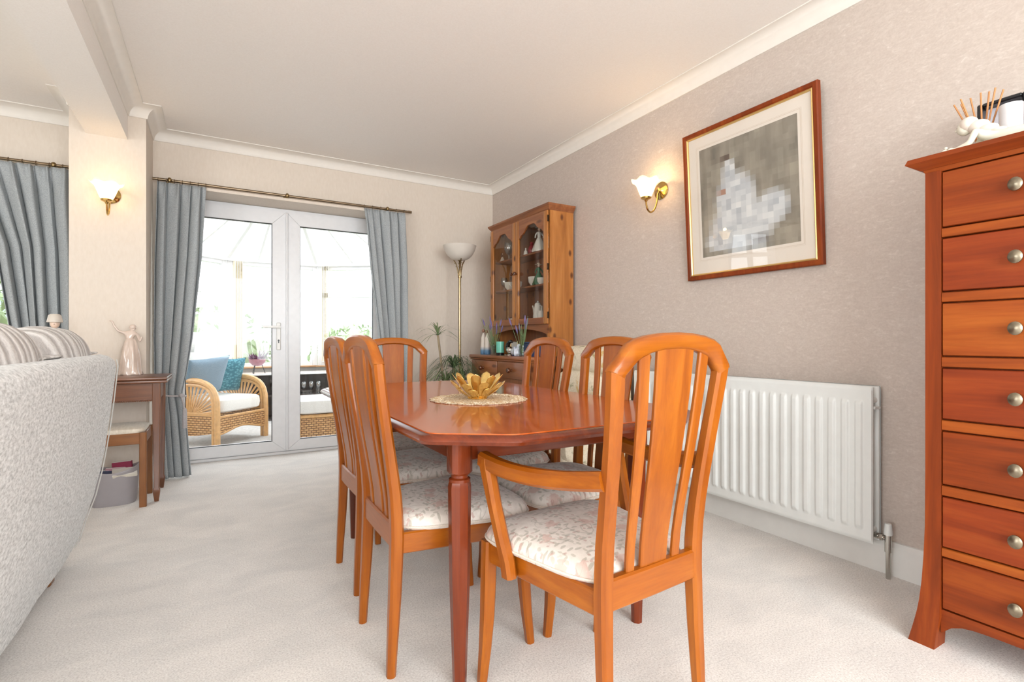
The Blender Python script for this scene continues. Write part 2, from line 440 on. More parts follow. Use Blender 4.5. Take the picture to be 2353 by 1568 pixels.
# french doors
d1 = thing('door_1', 'white french doors with full length glass opening to the conservatory', 'french doors', kind='structure')
Y0, Y1 = 4.80, 4.87
FW = 0.035
m = M(); frame_rect(m, 'y', DX0, DX1, 0.0, 2.125, FW, Y0 + .01, Y1 + .02); mk('door_frame', m, WHITE_PVC, d1)
m = M(); m.box((.53, 4.7, 2.137), (DX1 - DX0, .36, .022)); mk('soffit_board', m, CREAM, d1)
XM = 0.523
def leaf(x0, x1, rebate):
    m = M(); za, zb = 0.03, 2.095; w = 0.108; y = Y0 - .006
    # four mitred bars so the corner joints show
    o = [(x0, za), (x1, za), (x1, zb), (x0, zb)]; i = [(x0 + w, za + w - .02), (x1 - w, za + w - .02), (x1 - w, zb - w), (x0 + w, zb - w)]
    g = 0.0007; t = None
    for k in range(4):
        a, b = o[k], o[(k + 1) % 4]; c, d_ = i[(k + 1) % 4], i[k]
        q = [a, b, c, d_]; cx = sum(p[0] for p in q) / 4; cz = sum(p[1] for p in q) / 4
        q = [(p[0] + (cx - p[0]) * g * 2, p[1] + (cz - p[1]) * g * 2) for p in q]
        m.prism(q, 'y', y, Y1)
    t = mk('door_leaf', m, WHITE_PVC, d1)
    m = M(); frame_rect(m, 'y', i[0][0] - .004, i[1][0] + .004, i[0][1] - .004, i[2][1] + .004, .009, y + .012, y + .03)
    mk('rubber_gasket', m, plain('black_rubber', srgb(40, 40, 42), .6), t)
    m = M(); m.box(((i[0][0] + i[1][0]) / 2, y + .03, (i[0][1] + i[2][1]) / 2), (i[1][0] - i[0][0], .008, i[2][1] - i[0][1])); mk('glass_pane', m, PANE, t)
    return t
lf = leaf(DX0 + FW, XM - .002, False); rl = leaf(XM + .002, DX1 - FW, True)
m = M(); m.box((XM + .004, Y0 - .012, 1.06), (.018, .014, 2.06), .004); mk('cover_strip', m, WHITE_PVC, rl)
m = M(); hx = XM - .062; m.box((hx, Y0 - .012, 1.02), (.034, .014, .235), .005); mk('lock_plate', m, WHITE_GLOSS, lf)
m = M(); m.tube([(hx, Y0 - .012, 1.10), (hx, Y0 - .055, 1.10)], .009, 10); m.sweep([(hx + .012, Y0 - .055, 1.10), (hx - .06, Y0 - .058, 1.10), (hx - .125, Y0 - .055, 1.102)], rsec(.014, .02, .005)); mk('door_handle', m, WHITE_GLOSS, lf)
m = M(); m.tube([(hx, Y0 - .02, .985), (hx, Y0 - .021, .985)], .008, 10); m.box((hx, Y0 - .0205, .972), (.008, .002, .02)); mk('keyhole', m, BLACK, lf)
m = M(); m.box(((DX0 + DX1) / 2, 4.86, .012), (DX1 - DX0, .14, .024), .004); mk('threshold', m, WHITE_PVC, d1)

# ------------------------------------------------------------------ conservatory beyond the doors
CF = fabric('conservatory_floor', srgb(176, 172, 168), srgb(204, 200, 196), 40, bump=.1)
m = M(); m.box((.9, 6.5, -.06), (4.2, 3.2, .1)); struct('floor_conservatory', m, CF, 'grey floor of the conservatory outside the doors', 'floor')
CP = [(-1.12, 4.93), (-1.12, 7.0), (.12, 8.0), (1.3, 8.0), (2.7, 7.0), (2.9, 4.93)]
EZ, SZ = 2.10, 0.60
m = M()
for a, b in zip(CP, CP[1:]):
    a, b = Vector(a), Vector(b); d = (b - a).normalized(); nn = Vector((-d.y, d.x)) * .12
    m.loft([[(a.x, a.y, z), (b.x, b.y, z), (b.x + nn.x, b.y + nn.y, z), (a.x + nn.x, a.y + nn.y, z)] for z in (-.02, SZ)])
struct('wall_conservatory', m, WHITE_GLOSS, 'low white wall below the conservatory windows', 'wall')
BLINDM = plain('cream_blind_fabric', srgb(244, 232, 208), .8, var=.02)
k = 4
for a, b in zip(CP, CP[1:]):
    a, b = Vector(a), Vector(b); L = (b - a).length; ang = math.atan2(b.y - a.y, b.x - a.x)
    t = thing('window_%d' % k, 'white conservatory window ' + ('along the left side', 'in the angled left bay', 'in the middle bay facing the doors', 'in the angled right bay', 'along the right side')[k - 4], 'window', (a.x, a.y, 0), ang, kind='structure'); k += 1
    nm = max(1, round(L / .75)); mull = [L * q / nm for q in range(1, nm)]
    m = M(); frame_rect(m, 'y', 0, L, SZ, EZ, .07, .0, .07, mull, (1.66,)); mk('window_frame', m, WHITE_PVC, t)
    m = M(); m.box((L / 2, -.05, SZ + .012), (L, .2, .024), .006); mk('window_sill', m, wood('sill_oak', srgb(150, 104, 66), srgb(180, 134, 92), srgb(200, 158, 116), 'x'), t)
    ed = [0] + mull + [L]
    for q0, q1 in zip(ed, ed[1:]):
        m = M(); m.box(((q0 + q1) / 2, .035, (SZ + EZ) / 2), (q1 - q0 - .07, .006, EZ - SZ - .1)); mk('pane', m, PANE, t)
    # gathered vertical blind slats at the ends of the window
    for s_ in range(5):
        m = M(); m.box((.09 + s_ * .022, -.03, (SZ + EZ) / 2 + .03), (.006, .085, EZ - SZ - .1), rot=Matrix.Rotation(.35, 3, 'Z')); mk('blind_slat', m, BLINDM, t)
APEX = (.7, 6.55, 3.0); RID = (.7, 4.96, 3.0)
m = M()
def raf(a, b, w=.05, h=.07): m.sweep([a, b], rsec(w, h, .006))
for p in CP[1:5]: raf((p[0], p[1], EZ + .02), APEX)
for f in (.33, .66): 
    for (p, q) in ((CP[1], CP[2]), (CP[2], CP[3]), (CP[3], CP[4])):
        raf((lerp(p[0], q[0], f), lerp(p[1], q[1], f), EZ + .02), APEX, .035, .05)
for yy in (5.05, 5.7, 6.4):
    raf((-1.12, yy, EZ + .02), (.7, min(yy, 6.55), 3.0), .04, .06); raf((2.84, yy, EZ + .02), (.7, min(yy, 6.55), 3.0), .04, .06)
raf(RID, APEX, .09, .1)
for a, b in zip(CP, CP[1:]): raf((a[0], a[1], EZ + .03), (b[0], b[1], EZ + .03), .1, .1)
struct('trim_conservatory', m, WHITE_PVC, 'white conservatory roof bars radiating from the ridge', 'roof frame')
n = N('polycarbonate_roof'); t1 = n.add('ShaderNodeBsdfTransparent'); t1.inputs[0].default_value = (.97, .98, 1, 1)
t2 = n.add('ShaderNodeBsdfTranslucent'); t2.inputs[0].default_value = (.95, .95, .95, 1)
mx = n.add('ShaderNodeMixShader'); mx.inputs[0].default_value = .45; n.link(t1.outputs[0], mx.inputs[1]); n.link(t2.outputs[0], mx.inputs[2]); n.link(mx.outputs[0], n.out.inputs[0])
rf = thing('roof_conservatory', 'translucent white conservatory roof panels', 'roof', kind='structure')
def rp(pts):
    m = M(); m.loft([[(p[0], p[1], p[2] + .05) for p in pts], [(p[0], p[1], p[2] + .06) for p in pts]]); mk('roof_panel', m, n.m, rf, smooth=False)
for a, b in zip(CP[1:4], CP[2:5]): rp([(a[0], a[1], EZ), (b[0], b[1], EZ), APEX])
rp([(-1.12, 4.93, EZ), (-1.12, 7.0, EZ), APEX, RID]); rp([(2.7, 7.0, EZ), (2.9, 4.93, EZ), RID, APEX])

# garden
LAWN = fabric('lawn', srgb(120, 140, 96), srgb(158, 172, 128), 8, bump=.1)
m = M(); m.grid(lambda u, v: (-30 + 70 * u, 8.2 + 40 * v, -.3 + .02 * math.sin(u * 40) * math.sin(v * 30)), 20, 14)
struct('ground_garden', m, LAWN, 'pale lawn of the garden outside', 'lawn')
m = M(); m.box((-3, 3.2, -.42), (60, 10, .1)); struct('ground_patio', m, plain('paving', srgb(180, 176, 168), .8), 'pale paving round the house', 'paving')
def leafy(name, label, c, r, h, col, nl=900, lw=.09):
    t = thing(name, label, 'shrub', c, group='garden shrubs outside the conservatory')
    lm = plain('leaf_' + name + str(col[0])[:5], col, .6, var=.3, scale=6)
    m = M(); rnd = random.Random(sum(map(ord, label)))
    m.ball((0, 0, h * .55), 1, (r * .7, r * .7, h * .42), 14, 10)
    for i in range(nl):
        a = rnd.uniform(0, 2 * PI); z = rnd.uniform(-1, 1); q = math.sqrt(1 - z * z) * rnd.uniform(.7, 1.03)
        p = Vector((r * q * math.cos(a), r * q * math.sin(a), h * .55 + h * .47 * z))
        d = Vector((rnd.uniform(-1, 1), rnd.uniform(-1, 1), rnd.uniform(-1, 1))).normalized() * lw
        e = d.cross(Vector((rnd.uniform(-1, 1), rnd.uniform(-1, 1), 1))).normalized() * lw * .35
        vs_ = [m.bm.verts.new(x) for x in (p - d, p + e, p + d, p - e)]; m.bm.faces.new(vs_)
    f = mk('foliage', m, lm, t, smooth=False)
    m = M(); m.tube([(0, 0, -.02), (.02, 0, h * .5)], [.06, .03], 7); mk('trunk', m, plain('bark', srgb(110, 90, 70), .9), t)
leafy('garden_shrub', 'grey green rounded shrub behind the door handle', (-.05, 11.5, -.3), 1.3, 1.9, srgb(150, 160, 128))
leafy('garden_shrub', 'pale green shrub outside the right hand door', (2.75, 11.5, -.3), 1.1, 1.6, srgb(168, 182, 150))
leafy('garden_shrub', 'leafy green bush outside the living room window', (-2.75, 7.6, -.35), 1.2, 2.2, srgb(130, 150, 104))
g = thing('garden_shed', 'grey blue shed in the garden left of the french doors', 'shed', (-2.9, 15, -.3))
m = M(); m.box((0, 0, 1.1), (4.2, 2.4, 2.2)); mk('shed_wall', m, plain('shed_paint', srgb(176, 190, 200), .8), g)
m = M(); m.prism([(-2.3, 2.2), (2.3, 2.2), (0, 3.2)], 'y', -1.35, 1.35); mk('shed_roof', m, plain('shed_felt', srgb(190, 192, 196), .9), g)
# ------------------------------------------------------------------ dining table
TX, TY, TZ = 0.945, 1.955, 0.745
tb = thing('dining_table', 'reddish mahogany dining table with clipped corners set with a doily and gold bowl', 'table', (TX, TY, 0))
def outline(hx, hy, cx_=.2, cy_=.14, inset=0.0, rr=.03):
    P = [(-hx + cx_, -hy), (hx - cx_, -hy), (hx, -hy + cy_), (hx, hy - cy_), (hx - cx_, hy), (-hx + cx_, hy), (-hx, hy - cy_), (-hx, -hy + cy_)]
    P = [Vector(p) for p in P]; n_ = len(P); Q = []
    for i in range(n_):
        d0 = (P[i] - P[i - 1]).normalized(); d1_ = (P[(i + 1) % n_] - P[i]).normalized()
        b = Vector((-d0.y, d0.x)) + Vector((-d1_.y, d1_.x)); b = b / (b.length_squared / 2)
        Q.append(P[i] + b * inset)
    out = []
    for i in range(n_):
        p, a, b = Q[i], Q[i - 1], Q[(i + 1) % n_]
        for t in range(5):
            s_ = t / 4; A = p + (a - p).normalized() * rr; B = p + (b - p).normalized() * rr
            out.append(A * (1 - s_)**2 + p * 2 * s_ * (1 - s_) + B * s_ * s_)
    return out
HX, HY = .500, .875
def lay(ins, z): return [(p.x, p.y, z) for p in outline(HX, HY, inset=ins)]
m = M(); m.loft([lay(.05, TZ - .006), lay(.0235, TZ - .006), lay(.0235, TZ), lay(.03, TZ)]); mk('table_top', m, TW('y'), tb)
m = M(); m.loft([lay(.06, TZ - .03), lay(.018, TZ - .03), lay(.005, TZ - .027), lay(0, TZ - .018), lay(.003, TZ - .010), lay(.010, TZ - .0055), lay(.0228, TZ - .003), lay(.0228, TZ - .02), lay(.06, TZ - .02)])
mk('edge_moulding', m, TD('y'), tb)
LX, LY = .338, .635
for sx, sy, ln in ((0, -1, LX * 2), (0, 1, LX * 2)):
    m = M(); m.box((-.012, sy * (LY + .008), TZ - .066), (ln, .022, .072), .003); mk('apron_rail', m, TD('x'), tb)
for sx in (-1, 1):
    m = M(); m.box((sx * (LX + .008) - .012, 0, TZ - .066), (.022, LY * 2, .072), .003); mk('apron_rail', m, TD('y'), tb)
for sx in (-1, 1):
    for sy in (-1, 1):
        m = M(); x, y = sx * LX - .012, sy * LY
        m.sweep([(x, y, TZ - .03), (x, y, .612), (x, y, .604)], [rsec(.062, .062, .012), rsec(.062, .062, .012), rsec(.05, .05, .012)], (0, 1, 0))
        prof = [(.0, .604), (.024, .604), (.024, .596), (.031, .592), (.031, .584)]
        m.lathe(list(reversed(prof)), 20, (x, y, 0))
        def oc(r): return [(r * math.cos(2 * PI * (i + .5) / 8), r * math.sin(2 * PI * (i + .5) / 8)) for i in range(8)]
        m.sweep([(x, y, .588), (x, y, .57), (x, y, .3), (x, y, 0)], [oc(.029), oc(.033), oc(.029), oc(.019)], (0, 1, 0))
        mk('leg', m, TD('z'), tb)

# ------------------------------------------------------------------ dining chairs (local: sitter faces +Y, origin under the seat's back edge)
YP = [(0, -.018), (.12, -.012), (.24, -.005), (.40, .001), (.5, -.002), (.6, -.015), (.75, -.039), (.87, -.057), (.93, -.064), (1.0, -.072)]
XP = [(0, .166), (.3, .162), (.44, .160), (.6, .163), (.75, .172), (.92, .186)]
def py(z):      # smooth lean of the back
    return (ip(YP, z - .03) + ip(YP, z) * 2 + ip(YP, z + .03)) / 4
WP = [(0, .026), (.2, .034), (.4, .038), (.6, .038), (.8, .040), (.93, .042)]
DP = [(0, .026), (.2, .034), (.4, .038), (.6, .034), (.8, .030), (.93, .030)]
def build_chair(name, label, group, arms=False):
    t = thing(name, label, 'chair', group=group)
    wd = CW('z')
    for s_ in (-1, 1):
        m = M(); zs = [0, .08, .16, .24, .32, .4, .46, .52, .58, .64, .7, .76, .82, .88, .918]
        # the top follows the shoulder cut of the crest rail
        m.sweep([(s_ * ip(XP, z), py(z), z) for z in zs], [rsec(ip(WP, z), ip(DP, z), .007) for z in zs], (0, 1, 0))
        mk('leg', m, wd, t)
    # crest rail: shoulders, cut corners and a shallow arch
    outer = [(.2085, .916), (.2045, .924), (.158, .974), (.135, .9845), (.10, .9925), (.05, .9985), (0, 1.0)]
    inner = [(.166, .898), (.163, .906), (.130, .936), (.112, .945), (.085, .954), (.045, .961), (0, .963)]
    full_o = outer + [(-x, z) for x, z in reversed(outer[:-1])]; full_i = inner + [(-x, z) for x, z in reversed(inner[:-1])]
    m = M(); rings = []
    for (xo, zo), (xi, zi) in zip(full_o, full_i):
        c = .006; th = .031; yo, yi = py(zo), py(zi)
        d = Vector((xi - xo, zi - zo)).normalized() * c
        rings.append([(xo + d.x, yo - th / 2, zo + d.y), (xo, yo - th / 2 + c, zo), (xo, yo + th / 2 - c, zo), (xo + d.x, yo + th / 2, zo + d.y),
                      (xi - d.x, yi + th / 2, zi - d.y), (xi, yi + th / 2 - c, zi), (xi, yi - th / 2 + c, zi), (xi - d.x, yi - th / 2, zi - d.y)])
    m.loft(rings); mk('crest_rail', m, CW('x'), t, ang=50)
    # lower back rail
    m = M(); m.sweep([(-.155, py(.405) - .002, .405), (0, py(.405) - .004, .405), (.155, py(.405) - .002, .405)], rsec(.026, .075, .005)); mk('back_rail', m, CW('x'), t)
    # slats: one broad splat and two narrow ones
    zs = [.438, .5, .56, .62, .68, .74, .8, .86, .92, .966]
    def slat(x0, x1, w0, w1, th, ztop):
        m = M(); rr = []
        for z in [q for q in zs if q < ztop] + [ztop]:
            f = (z - .438) / (.966 - .438); g_ = f ** 1.35
            x = lerp(x0, x1, g_); w = lerp(w0, w1, sm(f) * .6 + f * .4)
            bow = -.006 * math.sin(f * PI)
            y = py(z) + bow - .002
            rr.append([(x + a, y + b, z) for a, b in rsec(w, th, .003)])
        m.loft(rr); return m
    mk('splat', slat(0, 0, .092, .128, .012, .967), wd, t)
    for s_ in (-1, 1): mk('slat', slat(s_ * .081, s_ * .107, .027, .034, .012, .956), wd, t)
    # seat frame and upholstered seat
    for s_ in (-1, 1):
        m = M(); m.sweep([(s_ * .158, .005, .383), (s_ * .21, .385, .383)], rsec(.024, .062, .004)); mk('seat_rail', m, CW('y'), t)
    m = M(); m.box((0, .405, .385), (.40, .024, .058), .004); mk('seat_rail', m, CW('x'), t)
    for s_ in (-1, 1):
        m = M(); zs2 = [0, .1, .2, .3, .414]; ys = [.424, .412, .404, .402, .402]
        m.sweep([(s_ * lerp(.226, .216, z / .414), y, z) for y, z in zip(ys, zs2)], [rsec(q, q, .006) for q in (.026, .031, .035, .037, .037)], (0, 1, 0)); mk('leg', m, wd, t)
    # cushion: superellipse trapezoid with a domed top
    m = M(); rings = []; K = 40
    def pr(k, ins):
        a = 2 * PI * k / K; c_, s_ = math.cos(a), math.sin(a); e = .42
        u = math.copysign(abs(c_) ** e, c_); v = math.copysign(abs(s_) ** e, s_)
        y = .229 + v * (.223 - ins); hw = lerp(.172, .25, (y - .006) / .44) - ins
        return u * hw, y
    for ins, z in ((.03, .412), (.004, .412), (0, .420), (.001, .432), (.006, .444), (.018, .455), (.045, .464), (.09, .471), (.15, .475)):
        rings.append([(*pr(k, ins), z) for k in range(K)])
    m.loft(rings); cu = mk('seat_cushion', m, floral(), t, ang=70)
    m = M(); path = [(*pr(k, -.001), .4225) for k in range(K)]
    rg = []
    for i in range(K + 1):
        p = Vector(path[i % K]); tn = (Vector(path[(i + 1) % K]) - Vector(path[i - 1 if i else K - 1])).normalized(); sd = tn.cross(Vector((0, 0, 1)))
        rg.append([p + sd * a + Vector((0, 0, b)) for a, b in circ(.0035, 6)])
    m.loft(rg, cap=False); mk('piping', m, fabric('cream_piping', srgb(214, 200, 186), srgb(230, 218, 204), 300), cu)
    if arms:
        for s_ in (-1, 1):
            m = M()
            arm = bez((s_ * .183, py(.68) + .004, .672), (s_ * .205, .12, .640), (s_ * .245, .24, .632), (s_ * .247, .384, .652), 10)
            secs = [rsec(lerp(.028, .036, i / 10), .044, .008) for i in range(11)]
            m.sweep(arm, secs); mk('arm_rest', m, CW('y'), t)
            m = M(); sup = [(s_ * .247, .364, .656), (s_ * .247, .358, .63), (s_ * .243, .33, .54), (s_ * .236, .302, .45), (s_ * .230, .288, .40), (s_ * .226, .284, .355)]
            m.sweep(sup, [rsec(.034, .05, .01), rsec(.034, .046, .009), rsec(.032, .038, .008), rsec(.032, .038, .008), rsec(.032, .042, .008), rsec(.03, .044, .008)], (0, 1, 0)); mk('arm_support', m, wd, t)
    return t
GC = 'honey wood dining chairs round the table'
carver = build_chair('carver_chair', 'nearest honey wood dining chair with armrests, its back to the camera', GC, True)
carver.location = (.915, .900, 0); carver.rotation_euler.z = math.radians(4.0)
side = build_chair('dining_chair', 'armless dining chair nearest the camera on the table side towards the french doors', GC)
side.location = (.458, 1.628, 0); side.rotation_euler.z = -PI / 2
for lab, x, y, rz in (
    ('armless dining chair second from the camera on the table side towards the sofa', .487, 2.165, -PI / 2),
    ('armless dining chair at the far head of the table below the grey curtain', .90, 2.875, PI),
    ('armless dining chair on the radiator side standing before the pine dresser', 1.375, 2.12, PI / 2),
    ('armless dining chair on the radiator side partly hidden behind the nearest armchair back', 1.375, 1.63, PI / 2)):
    c = copy_tree(side); c.location = (x, y, 0); c.rotation_euler.z = rz; c['label'] = lab

# ------------------------------------------------------------------ doily and bowl
n = N('crochet'); v = n.add('ShaderNodeTexVoronoi'); v.inputs['Scale'].default_value = 130; n.link(n.coord(), v.inputs['Vector'])
n.color(n.ramp(v.outputs['Distance'], [(0.3, srgb(236, 222, 198)), (0.65, srgb(190, 160, 122))])); n.set(Roughness=.9); n.bump(v.outputs['Distance'], .6, .003)
dl = thing('doily', 'round cream crochet doily with scalloped edge under the gold bowl', 'doily', (.913, 1.839, TZ))
m = M(); K = 108
rr = [[( (q + (.008 * abs(math.sin(9 * 2 * PI * i / K)) if q > .15 else 0)) * math.cos(2 * PI * i / K), (q + (.008 * abs(math.sin(9 * 2 * PI * i / K)) if q > .15 else 0)) * math.sin(2 * PI * i / K), z) for i in range(K)] for q, z in ((.188, .0005), (.190, .0025), (.186, .004), (.10, .004), (.01, .004))]
m.loft(rr); mk('lace_cloth', m, n.m, dl)
m = M()
for i in range(18):
    a = 2 * PI * i / 18; m.loft([[(.165 * math.cos(a) + q * math.cos(b), .165 * math.sin(a) + q * math.sin(b), z) for b in [2 * PI * j / 12 for j in range(12)]] for q, z in ((.027, .0035), (.026, .0062), (.021, .0062), (.020, .0035))], cap=False)
mk('scallop_edge', m, n.m, dl)
bw = thing('petal_bowl', 'gold metal bowl made of rounded overlapping petals on the doily', 'bowl', (.905, 1.836, TZ + .0045))
m = M(); m.lathe([(0, .0), (.038, .0), (.041, .004), (.036, .007), (0, .006)], 24); mk('bowl_base', m, GOLD, bw)
def petal(a, tilt, r0, z0, L, w, ro):
    m = M(); ca, sa = math.cos(a), math.sin(a)
    def fn(u, v_):
        s_ = v_; wid = w * (.28 + .72 * sm(s_ / .7)) if s_ < .8 else w * math.sqrt(max(0, 1 - ((s_ - .8) / .2) ** 2)) * .999 + .0004
        x = (u - .5) * 2 * wid
        r = r0 + L * s_ * math.cos(tilt) + .010 * math.sin(s_ * PI * .5) - x * x * 3.0; z = z0 + L * s_ * math.sin(tilt) + .006 * s_ * s_
        return (r * ca - x * sa, r * sa + x * ca, z)
    m.grid(fn, 6, 12); o = mk('petal', m, GOLD, bw, solid=.0014); return o
for row, (cnt, tl, r0, z0, L, w, off) in enumerate(((9, .93, .028, .008, .108, .0195, 0), (9, .72, .034, .005, .092, .0195, .35), (8, .62, .03, .003, .062, .019, .1))):
    for i in range(cnt): petal(2 * PI * i / cnt + off, tl + .05 * math.sin(i * 2.3), r0, z0, L, w, 0)
# ------------------------------------------------------------------ tall chest of drawers
ch = thing('chest_of_drawers', 'tall cherry wood chest of seven drawers at the right edge', 'chest of drawers', (0, 0, 0))
CX0, CX1, CY0, CY1 = 2.0, 2.41, .155, .757
PW = .042
m = M(); m.box((2.215, (CY0 + CY1) / 2, .82), (.39, CY1 - CY0 - .012, 1.40)); mk('carcass', m, CH('z'), ch, smooth=False)
m = M()
for z0, z1, o0, o1 in ((1.522, 1.535, .0, .006), (1.535, 1.556, .010, .042), (1.556, 1.572, .042, .036)):
    m.loft([[(CX0 - o, CY0 - o, z), (CX1, CY0 - o, z), (CX1, CY1 + o, z), (CX0 - o, CY1 + o, z)] for o, z in ((o0, z0), (o1, z1))])
mk('chest_top', m, CH('y'), ch, ang=20)
FL = [(0, .036), (.05, .026), (.12, .014), (.22, .006), (.35, .001), (.5, 0), (1.53, 0)]
for sgn, ye in ((1, CY1), (-1, CY0)):
    m = M(); rings = []
    for z in (0, .03, .06, .1, .14, .2, .28, .38, .55, .8, 1.1, 1.525):
        f = ip(FL, z); inn = PW - (max(0, .1 - z) / .1) ** .6 * .008
        ya, yb = ye + sgn * f, ye - sgn * inn
        rings.append([(CX0 - f * .8 - .004, ya, z), (CX0 - f * .8 - .004, yb, z), (CX0 + .045, yb, z), (CX0 + .045, ya, z)])
    m.loft(rings); mk('corner_post', m, CH('z'), ch, ang=25)
    m = M(); m.sweep([(CX1 - .03, ye - sgn * .03, 0), (CX1 - .03, ye - sgn * .03, .15)], rsec(.05, .05, .004), (0, 1, 0)); mk('foot', m, CH('z'), ch)
DZS = [(1.34, 1.52), (1.136, 1.308), (.931, 1.102), (.73, .896), (.522, .695), (.323, .487), (.126, .293)]
iy0, iy1 = CY0 + PW, CY1 - PW
tints = [CH('y'), wood('cherry_drawer', srgb(106, 38, 12), srgb(132, 52, 16), srgb(152, 70, 26), 'y', .5, 0, .6, spec=.25), wood('cherry_drawer_warm', srgb(118, 50, 12), srgb(146, 68, 18), srgb(166, 88, 28), 'y', .5, 0, .7, spec=.25)]
for i, (z0, z1) in enumerate(DZS):
    m = M(); m.box((CX0 + .008, (iy0 + iy1) / 2, (z0 + z1) / 2), (.022, iy1 - iy0 - .004, z1 - z0 - .005), .0025); d_ = mk('drawer', m, tints[(0, 1, 2, 1, 0, 1, 0)[i]], ch)
    for ky in (.535, .377):
        m = M(); zc = lerp(z0, z1, .5); R = Matrix.Rotation(-PI / 2, 3, 'Y')
        for q in range(1):
            mm = M(); mm.lathe([(0, 0), (.006, 0), (.006, .008), (.012, .013), (.0165, .02), (.0165, .026), (.011, .0305), (0, .032)], 18, (0, 0, 0), 1.18, 1)
            for v_ in mm.bm.verts: v_.co = R @ v_.co; v_.co = Vector((v_.co.x + CX0 - .003, v_.co.y + ky, v_.co.z + zc)) 
            mk('knob', mm, PEWTER, d_)
        m.bm.free()
for (za, _), (_, zb) in zip(DZS, DZS[1:]):
    m = M(); m.box((CX0 + .008, (iy0 + iy1) / 2, (za + zb) / 2), (.024, iy1 - iy0, za - zb - .003), .002); mk('drawer_rail', m, wood('cherry_drawer_warm', srgb(118, 50, 12), srgb(146, 68, 18), srgb(166, 88, 28), 'y'), ch)
m = M(); pts = [(iy0 - .002, .124), (iy0 - .002, .05)] + [(lerp(iy0, iy1, f), .096 - .046 * (abs(f - .5) * 2) ** 8) for f in [k / 20 for k in range(21)]] + [(iy1 + .002, .05), (iy1 + .002, .124)]
m.prism(pts, 'x', CX0 - .002, CX0 + .02); mk('base_rail', m, CH('y'), ch, ang=25)

def skin(name, pts, edges, rad, mat, parent=None, sub=2):
    me = bpy.data.meshes.new(name); me.from_pydata([Vector(p) for p in pts], edges, []); me.update()
    o = bpy.data.objects.new(name, me); COL.objects.link(o); me.materials.append(mat)
    s_ = o.modifiers.new('skin', 'SKIN'); s_.use_smooth_shade = True
    d = me.skin_vertices[0].data
    for i, r in enumerate(rad):
        d[i].radius = (r, r) if not isinstance(r, tuple) else r; d[i].use_root = (i == 0)
    q = o.modifiers.new('sub', 'SUBSURF'); q.levels = q.render_levels = sub
    if parent is not None: o.parent = parent
    return o

# ornaments on the chest (top at z 1.572)
ZT = 1.572
IV = plain('ivory_porcelain', srgb(226, 222, 206), .25, var=.04)
fg = thing('reclining_figurine', 'ivory porcelain figurine of a long haired woman lying on her front', 'figurine', (2.06, .6, ZT)); fg.location.y = .592
# body lies along -Y (head towards +Y)
pts = [(0, -.035, .03), (0, .0, .031), (0, .032, .044), (0, .05, .060), (0, .062, .072), (0, .074, .083),   # hips..head
       (0, -.075, .026), (.004, -.12, .03), (.02, -.15, .055), (.028, -.13, .085), (.03, -.085, .105),          # tail curling back up
       (-.028, .05, .056), (-.033, .062, .024), (-.03, .10, .013), (-.026, .118, .02),
       (.028, .05, .056), (.033, .066, .022), (.03, .104, .012), (.026, .12, .016)]
ed = [(0, 1), (1, 2), (2, 3), (3, 4), (4, 5), (0, 6), (6, 7), (7, 8), (8, 9), (9, 10), (3, 11), (11, 12), (12, 13), (13, 14), (3, 15), (15, 16), (16, 17), (17, 18)]
rd = [(.026, .022), (.021, .018), (.022, .017), (.026, .015), .008, .012, (.024, .018), (.018, .015), .014, .010, (.014, .005), .010, .009, .008, .010, .010, .009, .008, .010]
skin('body', pts, ed, rd, IV, fg)
m = M(); m.ball((0, .0845, .085), .0205, (.92, 1, 1.12), 16, 12); m.ball((0, .104, .083), .0042, (1, 1.5, 1.1)); m.ball((0, .1005, .0745), .0035, (1.6, 1, .6)); mk('head', m, IV, fg)
m = M(); m.ball((-.0085, .1005, .0895), .0022); m.ball((.0085, .1005, .0895), .0022); mk('eyes', m, plain('grey_eye', srgb(120, 112, 104), .4), fg)
hairm = plain('pale_hair_glaze', srgb(224, 212, 200), .3)
m = M(); m.ball((0, .074, .093), .0245, (1.05, 1.0, 1.0), 16, 12); m.ball((0, .052, .080), .0235, (1.05, 1.25, .85), 16, 12); m.ball((0, .030, .064), .021, (1.05, 1.35, .75), 16, 12); m.ball((0, .006, .052), .015, (1.1, 1.5, .6), 16, 12)
mk('hair', m, hairm, fg)
m = M(); m.lathe([(0, 0), (.085, 0), (.09, .005), (.08, .010), (0, .011)], 28, (0, .03, 0), .5, 1.3, lambda k, a, q: (q * (1 + .06 * math.sin(7 * a)), 0)); mk('rock_base', m, IV, fg)
m = M(); m.ball((-.02, .128, .018), .011, (1.2, 1, .8)); m.ball((-.02, .126, .031), .005); mk('seashell', m, IV, fg)

df = thing('reed_diffuser', 'white glass reed diffuser bottle with wooden reeds behind the figurine', 'diffuser', (2.2, .675, ZT))
m = M(); m.lathe([(0, 0), (.03, 0), (.034, .01), (.034, .045), (.02, .06), (.014, .065), (.014, .08), (.011, .08), (.011, .06), (0, .058)], 20); mk('bottle', m, glass('diffuser_glass', (.9, .9, .92), 2), df)
REED = plain('rattan_reed', srgb(196, 138, 88), .7)
for dx, dy in ((0, .077), (.02, .064), (-.02, .052), (.01, .036), (0, .006), (.012, -.012), (-.01, -.034), (.02, -.045)):
    m = M(); L = .235; z1 = math.sqrt(max(0, L * L - dx * dx * 2 - dy * dy))
    m.tube([(-dx * .15, -dy * .12, .01), (dx, dy, z1)], .0026, 6); mk('reed', m, REED, df)
cv = thing('candle_holder', 'pearly white cylindrical candle holder in front of the black box frame', 'candle holder', (2.2, .606, ZT))
PEARL = plain('pearl_glass', srgb(226, 224, 226), .15, var=.04, coat=.4)
m = M(); m.lathe([(0, 0), (.018, 0), (.027, .008), (.029, .02), (.029, .165), (.027, .165), (.027, .02), (0, .012)], 24); mk('glass_cup', m, PEARL, cv)
